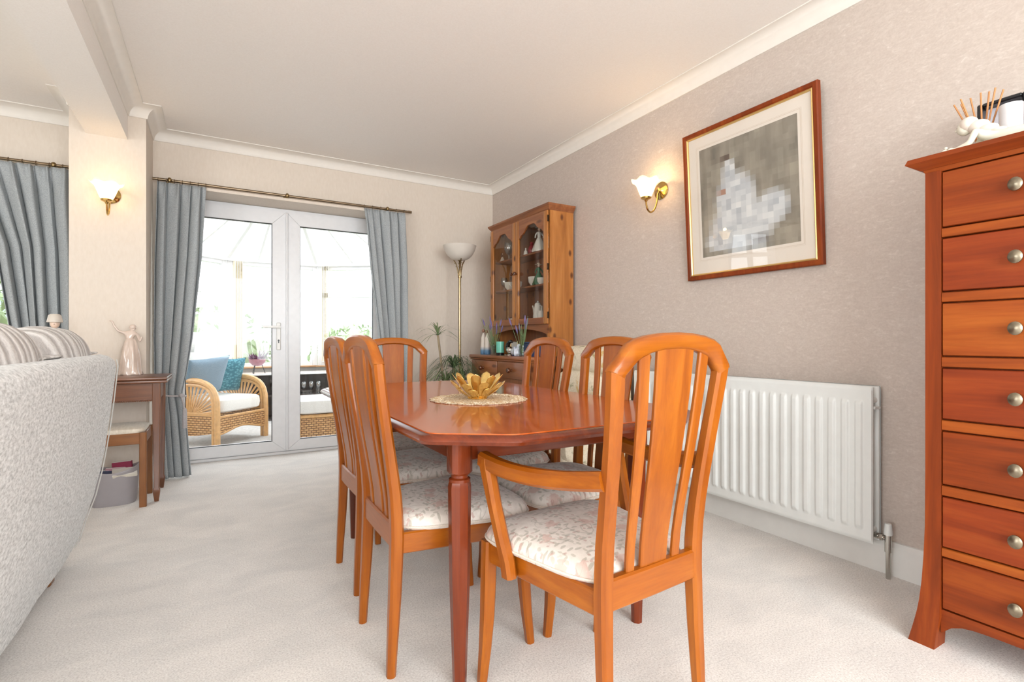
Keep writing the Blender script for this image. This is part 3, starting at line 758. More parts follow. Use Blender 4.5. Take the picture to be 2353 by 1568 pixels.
m = M(); m.lathe([(0, .012), (.026, .012), (.026, .06), (0, .06)], 20); mk('wax', m, CERAMIC, cv)
bf = thing('box_frame', 'black shadow box frame with white card standing against the wall', 'photo frame', (2.36, .668, ZT))
m = M(); frame_rect(m, 'x', -.066, .066, 0, .245, .014, -.025, .025); mk('box_sides', m, BLACK, bf)
m = M(); m.box((.018, 0, .122), (.006, .115, .22)); mk('card', m, plain('white_card', srgb(220, 218, 226), .8), bf)
m = M(); m.tube([(.012, -.01, .2), (.012, -.025, .2), (.012, -.03, .17), (.012, -.03, .11)], .002, 6); mk('motif', m, BLACK, bf)
rfm = thing('small_photo_frame', 'small red brown wooden photo frame at the right edge of the chest', 'photo frame', (2.27, .578, ZT))
m = M(); frame_rect(m, 'x', -.06, .06, 0, .145, .018, -.008, .008); mk('frame', m, TD('y'), rfm)
m = M(); m.box((.004, 0, .072), (.004, .09, .115)); mk('photo', m, plain('grey_print', srgb(130, 136, 140), .4, var=.3), rfm)

# ------------------------------------------------------------------ radiator
ra = thing('radiator', 'white double panel radiator with vertical flutes below the picture', 'radiator')
RY0, RY1, RZ0, RZ1 = 1.075, 2.47, .135, .79
PITCH = .0552
def rib(y, z):
    f = ((y - 1.125) / PITCH) % 1.0; a = abs(f - .5) * 2           # 1 at the centre of a flute
    e = sm((z - RZ0 - .045) / .025) * sm((RZ1 - .055 - z) / .025)
    inb = 1 if RY0 + .03 < y < RY1 - .03 else 0
    return .010 * sm((a - .38) / .3) * e * inb
def panel(name, x0, face):
    m = M(); ny, nz = 420, 30
    zs = [RZ0, RZ0 + .012, RZ0 + .02] + [RZ0 + .045 + .005 * k for k in range(7)] + [RZ0 + .1, lerp(RZ0, RZ1, .5), RZ1 - .11] + [RZ1 - .09 + .005 * k for k in range(8)] + [RZ1 - .02, RZ1 - .008, RZ1]
    ys = [RY0 + (RY1 - RY0) * k / ny for k in range(ny + 1)]
    g_ = [[None] * len(zs) for _ in ys]
    for i, y in enumerate(ys):
        for j, z in enumerate(zs):
            ed_ = .008 if (j in (0, len(zs) - 1) or i in (0, ny)) else 0
            g_[i][j] = m.bm.verts.new((x0 + face * (rib(y, z) - ed_), y, z))
    for i in range(ny):
        for j in range(len(zs) - 1): m.bm.faces.new((g_[i][j], g_[i + 1][j], g_[i + 1][j + 1], g_[i][j + 1]))
    m.box((x0 - face * .014, (RY0 + RY1) / 2, (RZ0 + RZ1) / 2), (.013, RY1 - RY0 - .004, RZ1 - RZ0 - .004), .004)
    return mk(name, m, RAD_WHITE, ra, ang=60)
panel('front_panel', 2.352, -1); panel('back_panel', 2.432, 1)
m = M(); 
for y in (RY0 + .02, RY1 - .02):
    for z in (RZ0 + .05, RZ1 - .06): m.tube([(2.36, y, z), (2.425, y, z)], .014, 10)
mk('connector', m, RAD_WHITE, ra)
m = M(); m.box((2.393, RY0 + .012, RZ1 - .09), (.05, .03, .012), .002); mk('bracket', m, RAD_WHITE, ra)
m = M(); m.tube([(2.393, RY0 + .02, RZ0 + .03), (2.393, RY0 - .005, RZ0 + .03)], .012, 10); m.tube([(2.393, RY0 - .005, RZ0 + .03), (2.393, 1.034, RZ0 + .03)], .009, 10)
m.tube([(2.393, 1.034, RZ0 - .025), (2.393, 1.034, RZ0 + .05)], .013, 12); m.tube([(2.393, RY0 - .012, RZ0 + .03), (2.393, RY0 - .024, RZ0 + .03)], .014, 6); mk('valve_body', m, CHROME, ra)
m = M(); m.lathe([(0, RZ0 + .045), (.015, RZ0 + .045), (.016, RZ0 + .05), (.012, RZ0 + .092), (0, RZ0 + .094)], 16, (2.393, 1.034, 0)); mk('valve_cap', m, RAD_WHITE, ra)
m = M(); m.tube([(2.393, 1.034, 0), (2.393, 1.034, RZ0 - .02)], .009, 12); mk('pipe', m, CHROME, ra)
m = M()
for y in (RY0 + .25, RY1 - .25): m.box((2.445, y, .55), (.016, .04, .35))
mk('wall_bracket', m, RAD_WHITE, ra)

# ------------------------------------------------------------------ framed picture on the taupe wall
pf = thing('framed_picture', 'large wood framed print with pale figure on grey brown ground and cream mount', 'picture', (2.436, 1.70, 1.335)); pf.rotation_euler = (0, -math.radians(3.3), 0)
HW, PH = .39, .845
m = M()
o = [(-HW, 0), (HW, 0), (HW, PH), (-HW, PH)]; fw = .026
def ringf(m, ins, x): return [(x, -HW + ins, ins), (x, HW - ins, ins), (x, HW - ins, PH - ins), (x, -HW + ins, PH - ins)]
m.loft([ringf(m, .0, .012), ringf(m, .0, -.012), ringf(m, .005, -.017), ringf(m, fw - .006, -.017), ringf(m, fw, -.011), ringf(m, fw, .012)], cap=False)
mk('frame', m, CH('z'), pf, ang=25)
m = M(); m.loft([ringf(m, fw, .0), ringf(m, fw, -.0115), ringf(m, fw + .004, -.0135), ringf(m, fw + .009, -.008), ringf(m, fw + .009, .0)], cap=False); mk('gilt_slip', m, plain('gilt', srgb(222, 186, 120), .3, .7), pf, ang=25)
m = M(); m.box((.006, 0, PH / 2), (.006, HW * 2 - .01, PH - .01)); mk('backing', m, plain('backing_board', srgb(150, 130, 110), .9), pf)
MOUNT = plain('mount_card', srgb(228, 218, 206), .85, var=.01)
pw, z0p, z1p = .285, .125, .735
m = M(); a, b = [(.0, -HW + fw, fw), (.0, HW - fw, fw), (.0, HW - fw, PH - fw), (.0, -HW + fw, PH - fw)], [(.0, -pw, z0p), (.0, pw, z0p), (.0, pw, z1p), (.0, -pw, z1p)]
m.loft([[(.002, *p[1:]) for p in a], [(-.001, *p[1:]) for p in a], [(-.001, *p[1:]) for p in b], [(.002, *p[1:]) for p in b]], cap=False); mk('mount', m, MOUNT, pf, smooth=False)
m = M()
for q, w in ((.014, .0016), (.02, .0008)):
    for (u0, u1, v0, v1) in ((-pw - q, pw + q, z0p - q - w, z0p - q), (-pw - q, pw + q, z1p + q, z1p + q + w), (-pw - q - w, -pw - q, z0p - q, z1p + q), (pw + q, pw + q + w, z0p - q, z1p + q)):
        m.box((-.0012, (u0 + u1) / 2, (v0 + v1) / 2), (.0006, u1 - u0, v1 - v0))
mk('mount_lines', m, plain('wash_line', srgb(206, 190, 170), .8), pf, smooth=False)
n = N('soft_print')
# soft painted print: grey-brown ground, pale spreading form; mosaic-like coarse brushwork
co = n.coord(); sn = n.add('ShaderNodeVectorMath', operation='SNAP'); n.link(co, sn.inputs[0]); sn.inputs[1].default_value = (.03, .03, .03)
mxv = n.add('ShaderNodeMix', data_type='VECTOR'); mxv.inputs[0].default_value = .85; n.link(co, mxv.inputs[4]); n.link(sn.outputs[0], mxv.inputs[5]); q_ = mxv.outputs[1]
f = n.noise(q_, 9, 2); g2 = n.noise(n.coord((1, 1, .3)), 14, 3)
col = n.ramp(f, [(0.3, srgb(104, 98, 88)), (0.5, srgb(136, 128, 116)), (0.7, srgb(166, 158, 142))])
col = n.mix(.35, col, n.ramp(g2, [(0.35, srgb(110, 104, 92)), (0.65, srgb(170, 160, 142))]))
sep = n.add('ShaderNodeSeparateXYZ'); n.link(q_, sep.inputs[0])
def ell(cy, cz, ry, rz, soft):
    a_ = n.math('DIVIDE', n.math('SUBTRACT', sep.outputs[1], cy), ry); b_ = n.math('DIVIDE', n.math('SUBTRACT', sep.outputs[2], cz), rz)
    d_ = n.math('SQRT', n.math('ADD', n.math('MULTIPLY', a_, a_), n.math('MULTIPLY', b_, b_)))
    return n.ramp(d_, [(1 - soft, (1, 1, 1, 1)), (1.0, (0, 0, 0, 1))])
pale = n.ramp(n.noise(q_, 16, 2), [(0.35, srgb(176, 180, 184)), (0.55, srgb(206, 208, 208)), (0.7, srgb(222, 222, 220))])
for e in ((.02, .25, .22, .15, .3), (.05, .40, .14, .16, .3), (.085, .54, .05, .1, .4), (-.16, .31, .1, .1, .3), (.12, .19, .14, .07, .3)): col = n.mix(ell(*e), col, pale)
col = n.mix(ell(.105, .635, .028, .03, .5), col, srgb(92, 76, 66)); col = n.mix(ell(.13, .45, .03, .02, .5), col, srgb(170, 130, 110))
col = n.mix(ell(-.09, .165, .07, .025, .6), col, srgb(104, 92, 84))
n.color(col); n.set(Roughness=.7)
m = M(); m.box((.0012, 0, (z0p + z1p) / 2), (.002, pw * 2 + .02, z1p - z0p + .02)); mk('print', m, n.m, pf, smooth=False)
m = M(); m.box((-.006, 0, PH / 2), (.002, HW * 2 - fw * 2 - .008, PH - fw * 2 - .008)); mk('glass', m, glass('picture_glass', (1, 1, 1), 1.0), pf, smooth=False)

# ------------------------------------------------------------------ wall lights (local: wall at y=0, projects along +Y)
n = N('lit_opal_shade'); t2 = n.add('ShaderNodeBsdfTranslucent'); t2.inputs[0].default_value = (.95, .9, .8, 1)
em = n.add('ShaderNodeEmission'); em.inputs[0].default_value = srgb(255, 226, 170); em.inputs[1].default_value = .4
ad = n.add('ShaderNodeAddShader'); n.link(t2.outputs[0], ad.inputs[0]); n.link(em.outputs[0], ad.inputs[1]); n.link(ad.outputs[0], n.out.inputs[0]); SHADE = n.m
POL_BRASS = plain('polished_brass', srgb(206, 172, 104), .12, 1.0, .05)
def wall_light(label, loc, rz, power):
    t = thing('wall_light', label, 'wall light', loc, rz, group='brass wall lights with opal bell shades')
    m = M(); mm = M(); mm.lathe([(0, 0), (.055, 0), (.056, .006), (.045, .012), (.02, .02), (.012, .03), (0, .031)], 28)
    R = Matrix.Rotation(-PI / 2, 3, 'X')
    for v_ in mm.bm.verts: v_.co = R @ v_.co
    mk('backplate', mm, POL_BRASS, t); m.bm.free()
    m = M(); m.tube([(0, .02, 0), (0, .035, -.03)] + bez((0, .036, -.04), (0, .045, -.16), (0, .13, -.19), (0, .135, -.085), 12), .0055, 8); mk('arm', m, POL_BRASS, t)
    m = M(); m.lathe([(0, -.09), (.006, -.09), (.012, -.078), (.03, -.07), (.033, -.062), (.028, -.058), (0, -.058)], 20, (0, .135, 0)); mk('gallery_cup', m, POL_BRASS, t)
    sh = [(.026, -.062), (.034, -.05), (.044, -.025), (.053, 0), (.062, .022), (.078, .038), (.088, .043)]
    def md(k, a, q):
        f = k / 6; w = math.cos(6 * a)
        return q * (1 + .05 * f * w), (.008 * f * f * w)
    rings = []
    m = M()
    for k, (r, z) in enumerate(sh):
        rings.append([((lambda q, dz: (q * math.cos(a), .135 + q * math.sin(a), z + dz))(*md(k, a, r))) for a in [2 * PI * i / 36 for i in range(36)]])
    m.loft(rings, cap=False); mk('shade', m, SHADE, t, solid=.003)
    m = M(); m.lathe([(0, -.055), (.012, -.055), (.013, -.02), (.019, 0), (.017, .02), (.008, .034), (0, .036)], 16, (0, .135, 0)); mk('bulb', m, glow('lit_bulb', srgb(255, 214, 150), 7), t)
    l = bpy.data.lights.new('wall_light_bulb', 'POINT'); l.energy = power; l.color = (1.0, .64, .30); l.shadow_soft_size = .02
    lo = bpy.data.objects.new('wall_light_bulb', l); COL.objects.link(lo); lo.parent = t; lo.location = (0, .135, .062)
wall_light('lit brass wall light on the taupe wall left of the picture', (XR, 2.325, 1.938), PI / 2, 1.5)
wall_light('lit brass wall light on the cream pier between the curtains', (-.6, 4.2, 1.935), PI, .45)

# ------------------------------------------------------------------ floor lamp
fl = thing('floor_lamp', 'unlit brass uplighter floor lamp with frosted bowl in the corner', 'floor lamp', (1.94, 4.3, 0))
m = M(); m.lathe([(0, 0), (.14, 0), (.145, .012), (.12, .025), (.03, .04), (.016, .06), (0, .06)], 32); mk('base', m, BRASS2, fl)
m = M(); m.lathe([(.012, .05), (.012, 1.56), (.018, 1.562), (.018, 1.58), (.010, 1.585), (.009, 1.66), (.012, 1.664), (.007, 1.68), (.013, 1.695), (.007, 1.712), (.02, 1.722), (0, 1.724)], 16); mk('pole', m, BRASS, fl)
FROST = plain('frosted_glass_bowl', srgb(214, 206, 196), .45, var=.04, scale=8)
m = M(); m.lathe([(.01, 1.722), (.05, 1.726), (.085, 1.742), (.115, 1.77), (.138, 1.81), (.153, 1.858), (.149, 1.858), (.134, 1.812), (.111, 1.775), (.08, 1.748), (.01, 1.73)], 40); mk('lamp_shade', m, FROST, fl)
for a in (.3, .3 + 2 * PI / 3, .3 + 4 * PI / 3):
    m = M(); c_, s_ = math.cos(a), math.sin(a)
    pth = [(r * c_, r * s_, z) for r, z in ((.013, 1.58), (.018, 1.63), (.034, 1.69), (.062, 1.735), (.098, 1.768))]
    m.tube(pth, [.006, .006, .0055, .005, .003], 8)
    for r, z in ((.020, 1.64), (.028, 1.67), (.038, 1.70)): m.tube([(r * c_, r * s_, z), (r * 1.35 * math.cos(a + .5), r * 1.35 * math.sin(a + .5), z - .006)], .002, 5)
    mk('leaf_arm', m, BRASS, fl)

# ------------------------------------------------------------------ dragon plant
pl = thing('potted_dracaena', 'potted dracaena with thin arching leaves beside the floor lamp', 'plant', (1.78, 4.17, 0))
m = M(); m.lathe([(0, 0), (.10, 0), (.115, .02), (.14, .27), (.15, .28), (.15, .30), (.13, .30), (.125, .26), (0, .26)], 28); mk('pot', m, plain('stone_pot', srgb(170, 150, 130), .7), pl)
LEAF = plain('dracaena_leaf', srgb(118, 134, 92), .5, var=.35, scale=9); LEAF2 = plain('dracaena_leaf_dark', srgb(84, 106, 68), .5, var=.35, scale=9)
STEM = plain('dracaena_stem', srgb(156, 138, 112), .85, var=.2)
rnd = random.Random(5)
def tuft(c, nl, L, droop, w, mat, lo=.15, hi=1.35):
    m = M(); c = Vector(c)
    for i in range(nl):
        a = rnd.uniform(0, 2 * PI); el = rnd.uniform(lo, hi); ll = L * rnd.uniform(.7, 1.1); d = Vector((math.cos(a), math.sin(a), 0)); sd = Vector((-math.sin(a), math.cos(a), 0))
        pv = []
        for k in range(7):
            s_ = k / 6; r = ll * s_ * math.cos(el) + .08 * s_ * s_ * ll; z = ll * s_ * math.sin(el) - droop * ll * s_ ** 2.2
            ww = w * (1 - s_) ** .6 * (.5 + .5 * min(1, s_ * 5)) + .0004
            p = c + d * r + Vector((0, 0, z)); p.y = min(p.y, .43); p.x = min(p.x, .205); pv.append((m.bm.verts.new(p - sd * ww), m.bm.verts.new(p + sd * ww)))
        for (a0, a1), (b0, b1) in zip(pv, pv[1:]): m.bm.faces.new((a0, a1, b1, b0))
    return m
for pth in ([(-.02, 0, .25), (-.04, .0, .5), (-.09, .01, .74), (-.085, .01, .9), (-.10, .02, 1.03)], [(.03, .02, .25), (.05, .03, .5), (.05, .02, .74)], [(0, -.04, .25), (-.03, -.05, .45), (-.05, -.05, .62)], [(.02, -.03, .25), (.09, -.02, .45), (.12, -.02, .62)]):
    m = M(); m.tube(bez(pth[0], pth[1], pth[-2], pth[-1], 10), .010, 7); mk('stem', m, STEM, pl)
for c, nl, L, dr, w, mt in (((-.10, .02, 1.03), 26, .30, .6, .0055, LEAF), ((.05, .02, .74), 90, .44, .95, .0052, LEAF2), ((-.05, -.05, .62), 90, .42, .9, .0052, LEAF), ((.12, -.02, .62), 50, .38, .8, .005, LEAF2)):
    o_ = mk('foliage', tuft(c, nl, L, dr, w, mt), mt, pl, smooth=False); o_['kind'] = 'stuff'
# ------------------------------------------------------------------ pine dresser against the right wall
dr = thing('pine_dresser', 'knotty pine dresser with two glazed doors over drawers in the far corner', 'dresser')
BX0, BX1, BY0, BY1, BZ = 2.005, 2.43, 3.19, 4.19, .86
UX0, UY0, UY1, UZ0, UZ1 = 2.2, 3.22, 4.16, .86, 2.0
m = M(); m.box(((BX0 + BX1) / 2, (BY0 + BY1) / 2, BZ - .014), (BX1 - BX0 + .03, BY1 - BY0 + .04, .028), .008, 2); m.box(((BX0 + BX1) / 2 - .003, (BY0 + BY1) / 2, BZ - .036), (BX1 - BX0 + .012, BY1 - BY0 + .02, .016), .005); mk('worktop', m, PD('y'), dr)
m = M(); m.box(((BX0 + BX1) / 2 + .008, (BY0 + BY1) / 2, (BZ - .04 + .08) / 2), (BX1 - BX0 - .016, BY1 - BY0, BZ - .12)); m.box(((BX0 + BX1) / 2, (BY0 + BY1) / 2, .04), (BX1 - BX0 + .01, BY1 - BY0 + .02, .08), .004); mk('base_carcass', m, PD('z'), dr, smooth=False)
ym = (BY0 + BY1) / 2
def wknob(p, r, parent, mat):
    mm = M(); mm.lathe([(0, 0), (r * .5, 0), (r * .45, r * .6), (r * .9, r * 1.1), (r, r * 1.5), (r * .8, r * 2), (0, r * 2.2)], 16)
    R = Matrix.Rotation(-PI / 2, 3, 'Y')
    for v_ in mm.bm.verts: v_.co = R @ v_.co + Vector(p)
    mk('knob', mm, mat, parent)
KN = plain('dark_wood_knob', srgb(92, 48, 24), .25, coat=.4)
for a, b in ((BY0 + .02, ym - .006), (ym + .006, BY1 - .02)):
    m = M(); m.box((BX0 + .004, (a + b) / 2, .748), (.02, b - a, .132), .006, 2); d_ = mk('drawer', m, PD('y'), dr); wknob((BX0 - .006, (a + b) / 2, .75), .021, d_, KN)
    m = M(); m.box((BX0 + .004, (a + b) / 2, .375), (.02, b - a, .53), .006, 2); d_ = mk('cupboard_door', m, PD('z'), dr); wknob((BX0 - .006, b - .05 if a < ym - .1 else a + .05, .42), .018, d_, KN)
# upper cabinet
for y in (UY0 + .009, UY1 - .009):
    m = M(); m.box(((UX0 + BX1) / 2 + .004, y, (UZ0 + UZ1) / 2), (BX1 - UX0 - .008, .018, UZ1 - UZ0), .002); mk('side_panel', m, PN('z'), dr)
m = M(); m.box((BX1 - .006, (UY0 + UY1) / 2, (UZ0 + UZ1) / 2), (.012, UY1 - UY0 - .03, UZ1 - UZ0)); mk('back_board', m, PD('z'), dr, smooth=False)
m = M()
for o0, z0, o1, z1 in ((0, 1.985, .006, 1.998), (.008, 1.998, .024, 2.02), (.026, 2.02, .028, 2.034)):
    m.loft([[(UX0 - o, UY0 - o, z), (BX1, UY0 - o, z), (BX1, UY1 + o, z), (UX0 - o, UY1 + o, z)] for o, z in ((o0, z0), (o1, z1))])
mk('cornice', m, PD('y'), dr, ang=20)
for z in (1.125, 1.436, 1.705):
    m = M(); m.box(((UX0 + BX1) / 2 + .012, (UY0 + UY1) / 2, z - .008), (BX1 - UX0 - .035, UY1 - UY0 - .036, .016), .003); mk('shelf', m, PD('y'), dr)
# arched valance under the doors
m = M(); K = 24; ys = [lerp(UY0 + .018, UY1 - .018, k / K) for k in range(K + 1)]
low = [1.035 + .045 * math.sin(PI * min(1, max(0, (k / K - .04) / .92))) ** .7 for k in range(K + 1)]
for k in range(K): m.prism([(ys[k], low[k]), (ys[k + 1], low[k + 1]), (ys[k + 1], 1.122), (ys[k], 1.122)], 'x', UX0 + .004, UX0 + .022)
mk('valance', m, PD('y'), dr, smooth=False)
m = M(); m.box((UX0 + .012, UY0 + .03, .95), (.018, .03, .18)); m.box((UX0 + .012, UY1 - .03, .95), (.018, .03, .18)); mk('front_stile', m, PN('z'), dr, smooth=False)
ymid = 3.705
def gdoor(a, b, knob_y, hinge):
    za, zb, w = 1.112, 1.984, .052; x0, x1 = UX0 - .018, UX0
    m = M(); m.box(((x0 + x1) / 2, a + w / 2, (za + zb) / 2), (x1 - x0, w, zb - za), .005, 2); t = mk('glazed_door', m, PN('z'), dr)
    m = M(); m.box(((x0 + x1) / 2, b - w / 2, (za + zb) / 2), (x1 - x0, w, zb - za), .005, 2); mk('door_stile', m, PN('z'), t)
    m = M(); m.box(((x0 + x1) / 2, (a + b) / 2, za + w / 2), (x1 - x0, b - a - 2 * w, w), .003); mk('door_rail', m, PD('y'), t)
    # cathedral arch rail
    m = M(); K = 24
    def arch(f):
        q = abs(f - .5) * 2
        return zb - .155 + (.03 * sm((1 - q) / .25) if q > .75 else .03 + .062 * sm((.75 - q) / .55))
    for k in range(K):
        f0, f1 = k / K, (k + 1) / K
        m.prism([(lerp(a + w, b - w, f0), arch(f0)), (lerp(a + w, b - w, f1), arch(f1)), (lerp(a + w, b - w, f1), zb), (lerp(a + w, b - w, f0), zb)], 'x', x0 + .002, x1)
    mk('arched_rail', m, PD('y'), t, smooth=False)
    m = M(); m.box((x1 - .006, (a + b) / 2, (za + zb) / 2), (.003, b - a - 2 * w + .01, zb - za - .06)); mk('glass_pane', m, CABGLASS, t, smooth=False)
    wknob((x0, knob_y, 1.545), .016, t, KN)
    for z in (1.18, 1.55, 1.92):
        m = M(); m.box((x0 + .008, hinge, z), (.014, .006, .05), .002); mk('hinge', m, plain('dark_hinge', srgb(60, 46, 34), .4, .8), t)
gdoor(UY0 + .006, ymid - .002, ymid - .028, UY0 + .002); gdoor(ymid + .002, UY1 - .006, ymid + .028, UY1 - .002)

# ---- ornaments
def lathe_thing(name, label, cat, loc, prof, mat, group=None, n_=22, extra=None, sx=1, sy=1):
    t = thing(name, label, cat, loc, group=group); m = M(); m.lathe(prof, n_, (0, 0, 0), sx, sy); mk('body', m, mat, t)
    if extra: extra(t)
    return t
def lady(name, label, loc, h, skirt_m, top_m, skin_m, hair_m, hat=None, rz=0.0, group=None):
    t = thing(name, label, 'figurine', loc, rz, group); k = h / .2
    m = M(); m.lathe([(0, 0), (.052 * k, 0), (.055 * k, .006 * k), (.044 * k, .045 * k), (.03 * k, .08 * k), (.016 * k, .108 * k), (0, .11 * k)], 26, (0, 0, 0), 1, 1, lambda q, a, r: (r * (1 + .07 * math.sin(7 * a + q)), 0)); mk('skirt', m, skirt_m, t)
    skin('torso', [(0, 0, .10 * k), (0, 0, .125 * k), (0, 0, .146 * k), (0, 0, .158 * k), (.02 * k, 0, .144 * k), (.034 * k, -.008 * k, .12 * k), (.022 * k, -.022 * k, .105 * k), (-.02 * k, 0, .144 * k), (-.036 * k, -.004 * k, .125 * k), (-.046 * k, -.012 * k, .1 * k)],
         [(0, 1), (1, 2), (2, 3), (2, 4), (4, 5), (5, 6), (2, 7), (7, 8), (8, 9)], [.014 * k, .015 * k, .013 * k, .006 * k, .007 * k, .006 * k, .005 * k, .007 * k, .006 * k, .005 * k], top_m, t, 1)
    m = M(); m.ball((0, 0, .175 * k), .0125 * k, (1, 1, 1.2), 12, 8); m.ball((0, -.0125 * k, .173 * k), .0025 * k, n=6, m=4); mk('head', m, skin_m, t)
    m = M(); m.ball((0, .003 * k, .179 * k), .0135 * k, (1, 1, 1), 12, 8); m.ball((0, .012 * k, .186 * k), .007 * k, n=8, m=6); mk('hair', m, hair_m, t)
    if hat:
        m = M(); m.lathe([(0, .196 * k), (.012 * k, .194 * k), (.013 * k, .186 * k), (.034 * k, .182 * k), (.033 * k, .18 * k), (0, .184 * k)], 20, (0, .003 * k, 0)); mk('hat', m, hat, t)
    return t
GLAZE_G = plain('green_glaze', srgb(70, 116, 84), .2, var=.2, scale=30); GLAZE_R = plain('ruby_glass', srgb(140, 30, 44), .15, var=.1)
DKH = plain('dark_brown_glaze', srgb(64, 44, 34), .3); FLESH = plain('porcelain_flesh', srgb(224, 196, 176), .3)
SILVER = plain('silver_plate', srgb(214, 212, 206), .14, 1.0, .05); NAVY = plain('navy_glaze', srgb(44, 58, 92), .25, var=.2)
GD = 'ornaments in the glazed dresser'
Z1, Z2, Z3 = 1.125, 1.436, 1.705
goblet = [(0, 0), (.03, 0), (.031, .004), (.006, .012), (.006, .05), (.03, .07), (.043, .1), (.044, .14), (.036, .17), (.034, .17), (.042, .14), (.041, .1), (.028, .074), (0, .056)]
lathe_thing('crystal_goblet', 'large crystal goblet on the top shelf behind the left dresser door', 'goblet', (2.29, 4.0, Z3), goblet, CRYSTAL, GD)
lady('small_figurine', 'tiny brown and white figurine at the left end of the dresser top shelf', (2.27, 4.085, Z3), .085, CREAM_CER, plain('brown_glaze', srgb(130, 90, 60), .3), FLESH, DKH, group=GD)
lathe_thing('small_goblet', 'small crystal glass on the left end of the middle dresser shelf', 'goblet', (2.28, 4.07, Z2), [(r * .7, z * .72) for r, z in goblet], CRYSTAL, GD)
lathe_thing('small_goblet', 'small crystal glass behind the teacup on the middle dresser shelf', 'goblet', (2.36, 4.0, Z2), [(r * .75, z * .9) for r, z in goblet], CRYSTAL, GD)
def cup(label, loc, k=1.0, rz=0.0):
    def hand(t):
        m = M(); m.tube([(0, .036 * k, .05 * k), (0, .058 * k, .052 * k), (0, .064 * k, .038 * k), (0, .054 * k, .022 * k), (0, .03 * k, .018 * k)], .0045 * k, 8); mk('handle', m, CERAMIC, t)
    t = lathe_thing('teacup', label, 'cup', loc, [(0, 0), (.022 * k, 0), (.022 * k, .006 * k), (.036 * k, .025 * k), (.04 * k, .06 * k), (.037 * k, .06 * k), (.033 * k, .026 * k), (0, .01 * k)], CERAMIC, 'white teacups in the dresser', extra=hand); t.rotation_euler.z = rz
cup('white teacup with handle on the middle shelf behind the left dresser door', (2.27, 3.955, Z2), 1.15)
cup('white teacup half hidden by the stile between the dresser doors', (2.28, 3.83, Z2), 1.05, .8)
cup('white cup left of the green figurine on the middle dresser shelf', (2.29, 3.575, Z2), 1.3, 2.5)
cup('small white cup right of the green figurine on the middle shelf', (2.25, 3.41, Z2), .85, -1)
cup('white cup at the hinge end of the middle dresser shelf', (2.3, 3.34, Z2), 1.35, 2.2)
for lab, y, x, k in (('little silver lidded pot left on the bottom dresser shelf', 4.03, 2.28, .8), ('silver lidded pot right on the bottom dresser shelf', 3.95, 2.3, 1.1)):
    def lidx(t, k=k):
        m = M(); m.lathe([(0, .05 * k), (.03 * k, .05 * k), (.02 * k, .062 * k), (.005 * k, .066 * k), (.008 * k, .074 * k), (0, .08 * k)], 16); mk('lid', m, SILVER, t)
        m = M(); m.tube([(0, .034 * k, .042 * k), (0, .054 * k, .045 * k), (0, .05 * k, .02 * k), (0, .034 * k, .014 * k)], .003, 6); mk('handle', m, SILVER, t)
    lathe_thing('silver_pot', lab, 'pot', (x, y, Z1), [(0, 0), (.02 * k, 0), (.034 * k, .015 * k), (.036 * k, .035 * k), (.03 * k, .05 * k), (0, .05 * k)], SILVER, GD, extra=lidx)
lathe_thing('small_dish', 'small white dish at the left end of the bottom dresser shelf', 'dish', (2.25, 4.09, Z1), [(0, 0), (.015, 0), (.03, .014), (.028, .014), (0, .005)], CERAMIC, GD)
lady('hat_figurine', 'white porcelain lady with wide dark hat on the top dresser shelf', (2.275, 3.475, Z3), .215, CERAMIC, CERAMIC, FLESH, DKH, plain('dark_hat', srgb(44, 40, 40), .4), group=GD)
lady('bouquet_figurine', 'black and white porcelain lady right of the hatted figurine on the top shelf', (2.3, 3.36, Z3), .15, plain('bw_glaze', srgb(190, 190, 186), .2, var=.5, scale=60), CERAMIC, FLESH, DKH, group=GD)
lathe_thing('crystal_flute', 'tall crystal flute at the hinge end of the top dresser shelf', 'glass', (2.36, 3.34, Z3), [(r * .6, z * 1.25) for r, z in goblet], CRYSTAL, GD)
lathe_thing('ruby_vase', 'small ruby red vase on the top dresser shelf', 'vase', (2.28, 3.60, Z3), [(0, 0), (.022, 0), (.034, .03), (.026, .06), (.012, .08), (.018, .1), (.015, .1), (0, .06)], GLAZE_R, GD)
lathe_thing('white_bell', 'small white bell beside the ruby vase on the top dresser shelf', 'bell', (2.25, 3.645, Z3), [(0, 0), (.02, 0), (.014, .03), (.005, .04), (.006, .055), (0, .06)], CERAMIC, GD)
lady('green_figurine', 'porcelain lady in a green gown on the middle dresser shelf', (2.27, 3.475, Z2), .185, GLAZE_G, GLAZE_G, FLESH, DKH, plain('cream_hat', srgb(214, 196, 170), .4), group=GD)
op = thing('oval_platter', 'white oval platter standing behind the coffee pot on the bottom shelf', 'platter', (2.385, 3.43, Z1), group=GD)
mm = M(); mm.lathe([(0, -.004), (.06, -.003), (.075, .004), (.076, .006), (.06, .0), (0, 0)], 30, (0, 0, 0), 1.25, .95)
for v_ in mm.bm.verts: v_.co = Matrix.Rotation(-PI / 2 + .18, 3, 'Y') @ v_.co; v_.co.z += .094
mk('plate', mm, plain('grey_white_china', srgb(208, 208, 206), .2), op)
def pot_x(t):
    m = M(); m.lathe([(0, .158), (.026, .158), (.018, .17), (.005, .174), (.008, .184), (0, .19)], 18); mk('lid', m, CERAMIC, t)
    m = M(); m.tube([(0, .03, .05), (0, .055, .08), (0, .066, .13), (0, .078, .15)], [.011, .009, .007, .006], 8); mk('spout', m, CERAMIC, t)
    m = M(); m.tube([(0, -.025, .145), (0, -.06, .14), (0, -.062, .08), (0, -.034, .05)], .005, 8); mk('handle', m, CERAMIC, t)
lathe_thing('coffee_pot', 'tall white porcelain coffee pot on the bottom dresser shelf', 'coffee pot', (2.29, 3.52, Z1), [(0, 0), (.034, 0), (.042, .02), (.04, .07), (.03, .13), (.026, .158), (0, .158)], CERAMIC, GD, extra=pot_x)
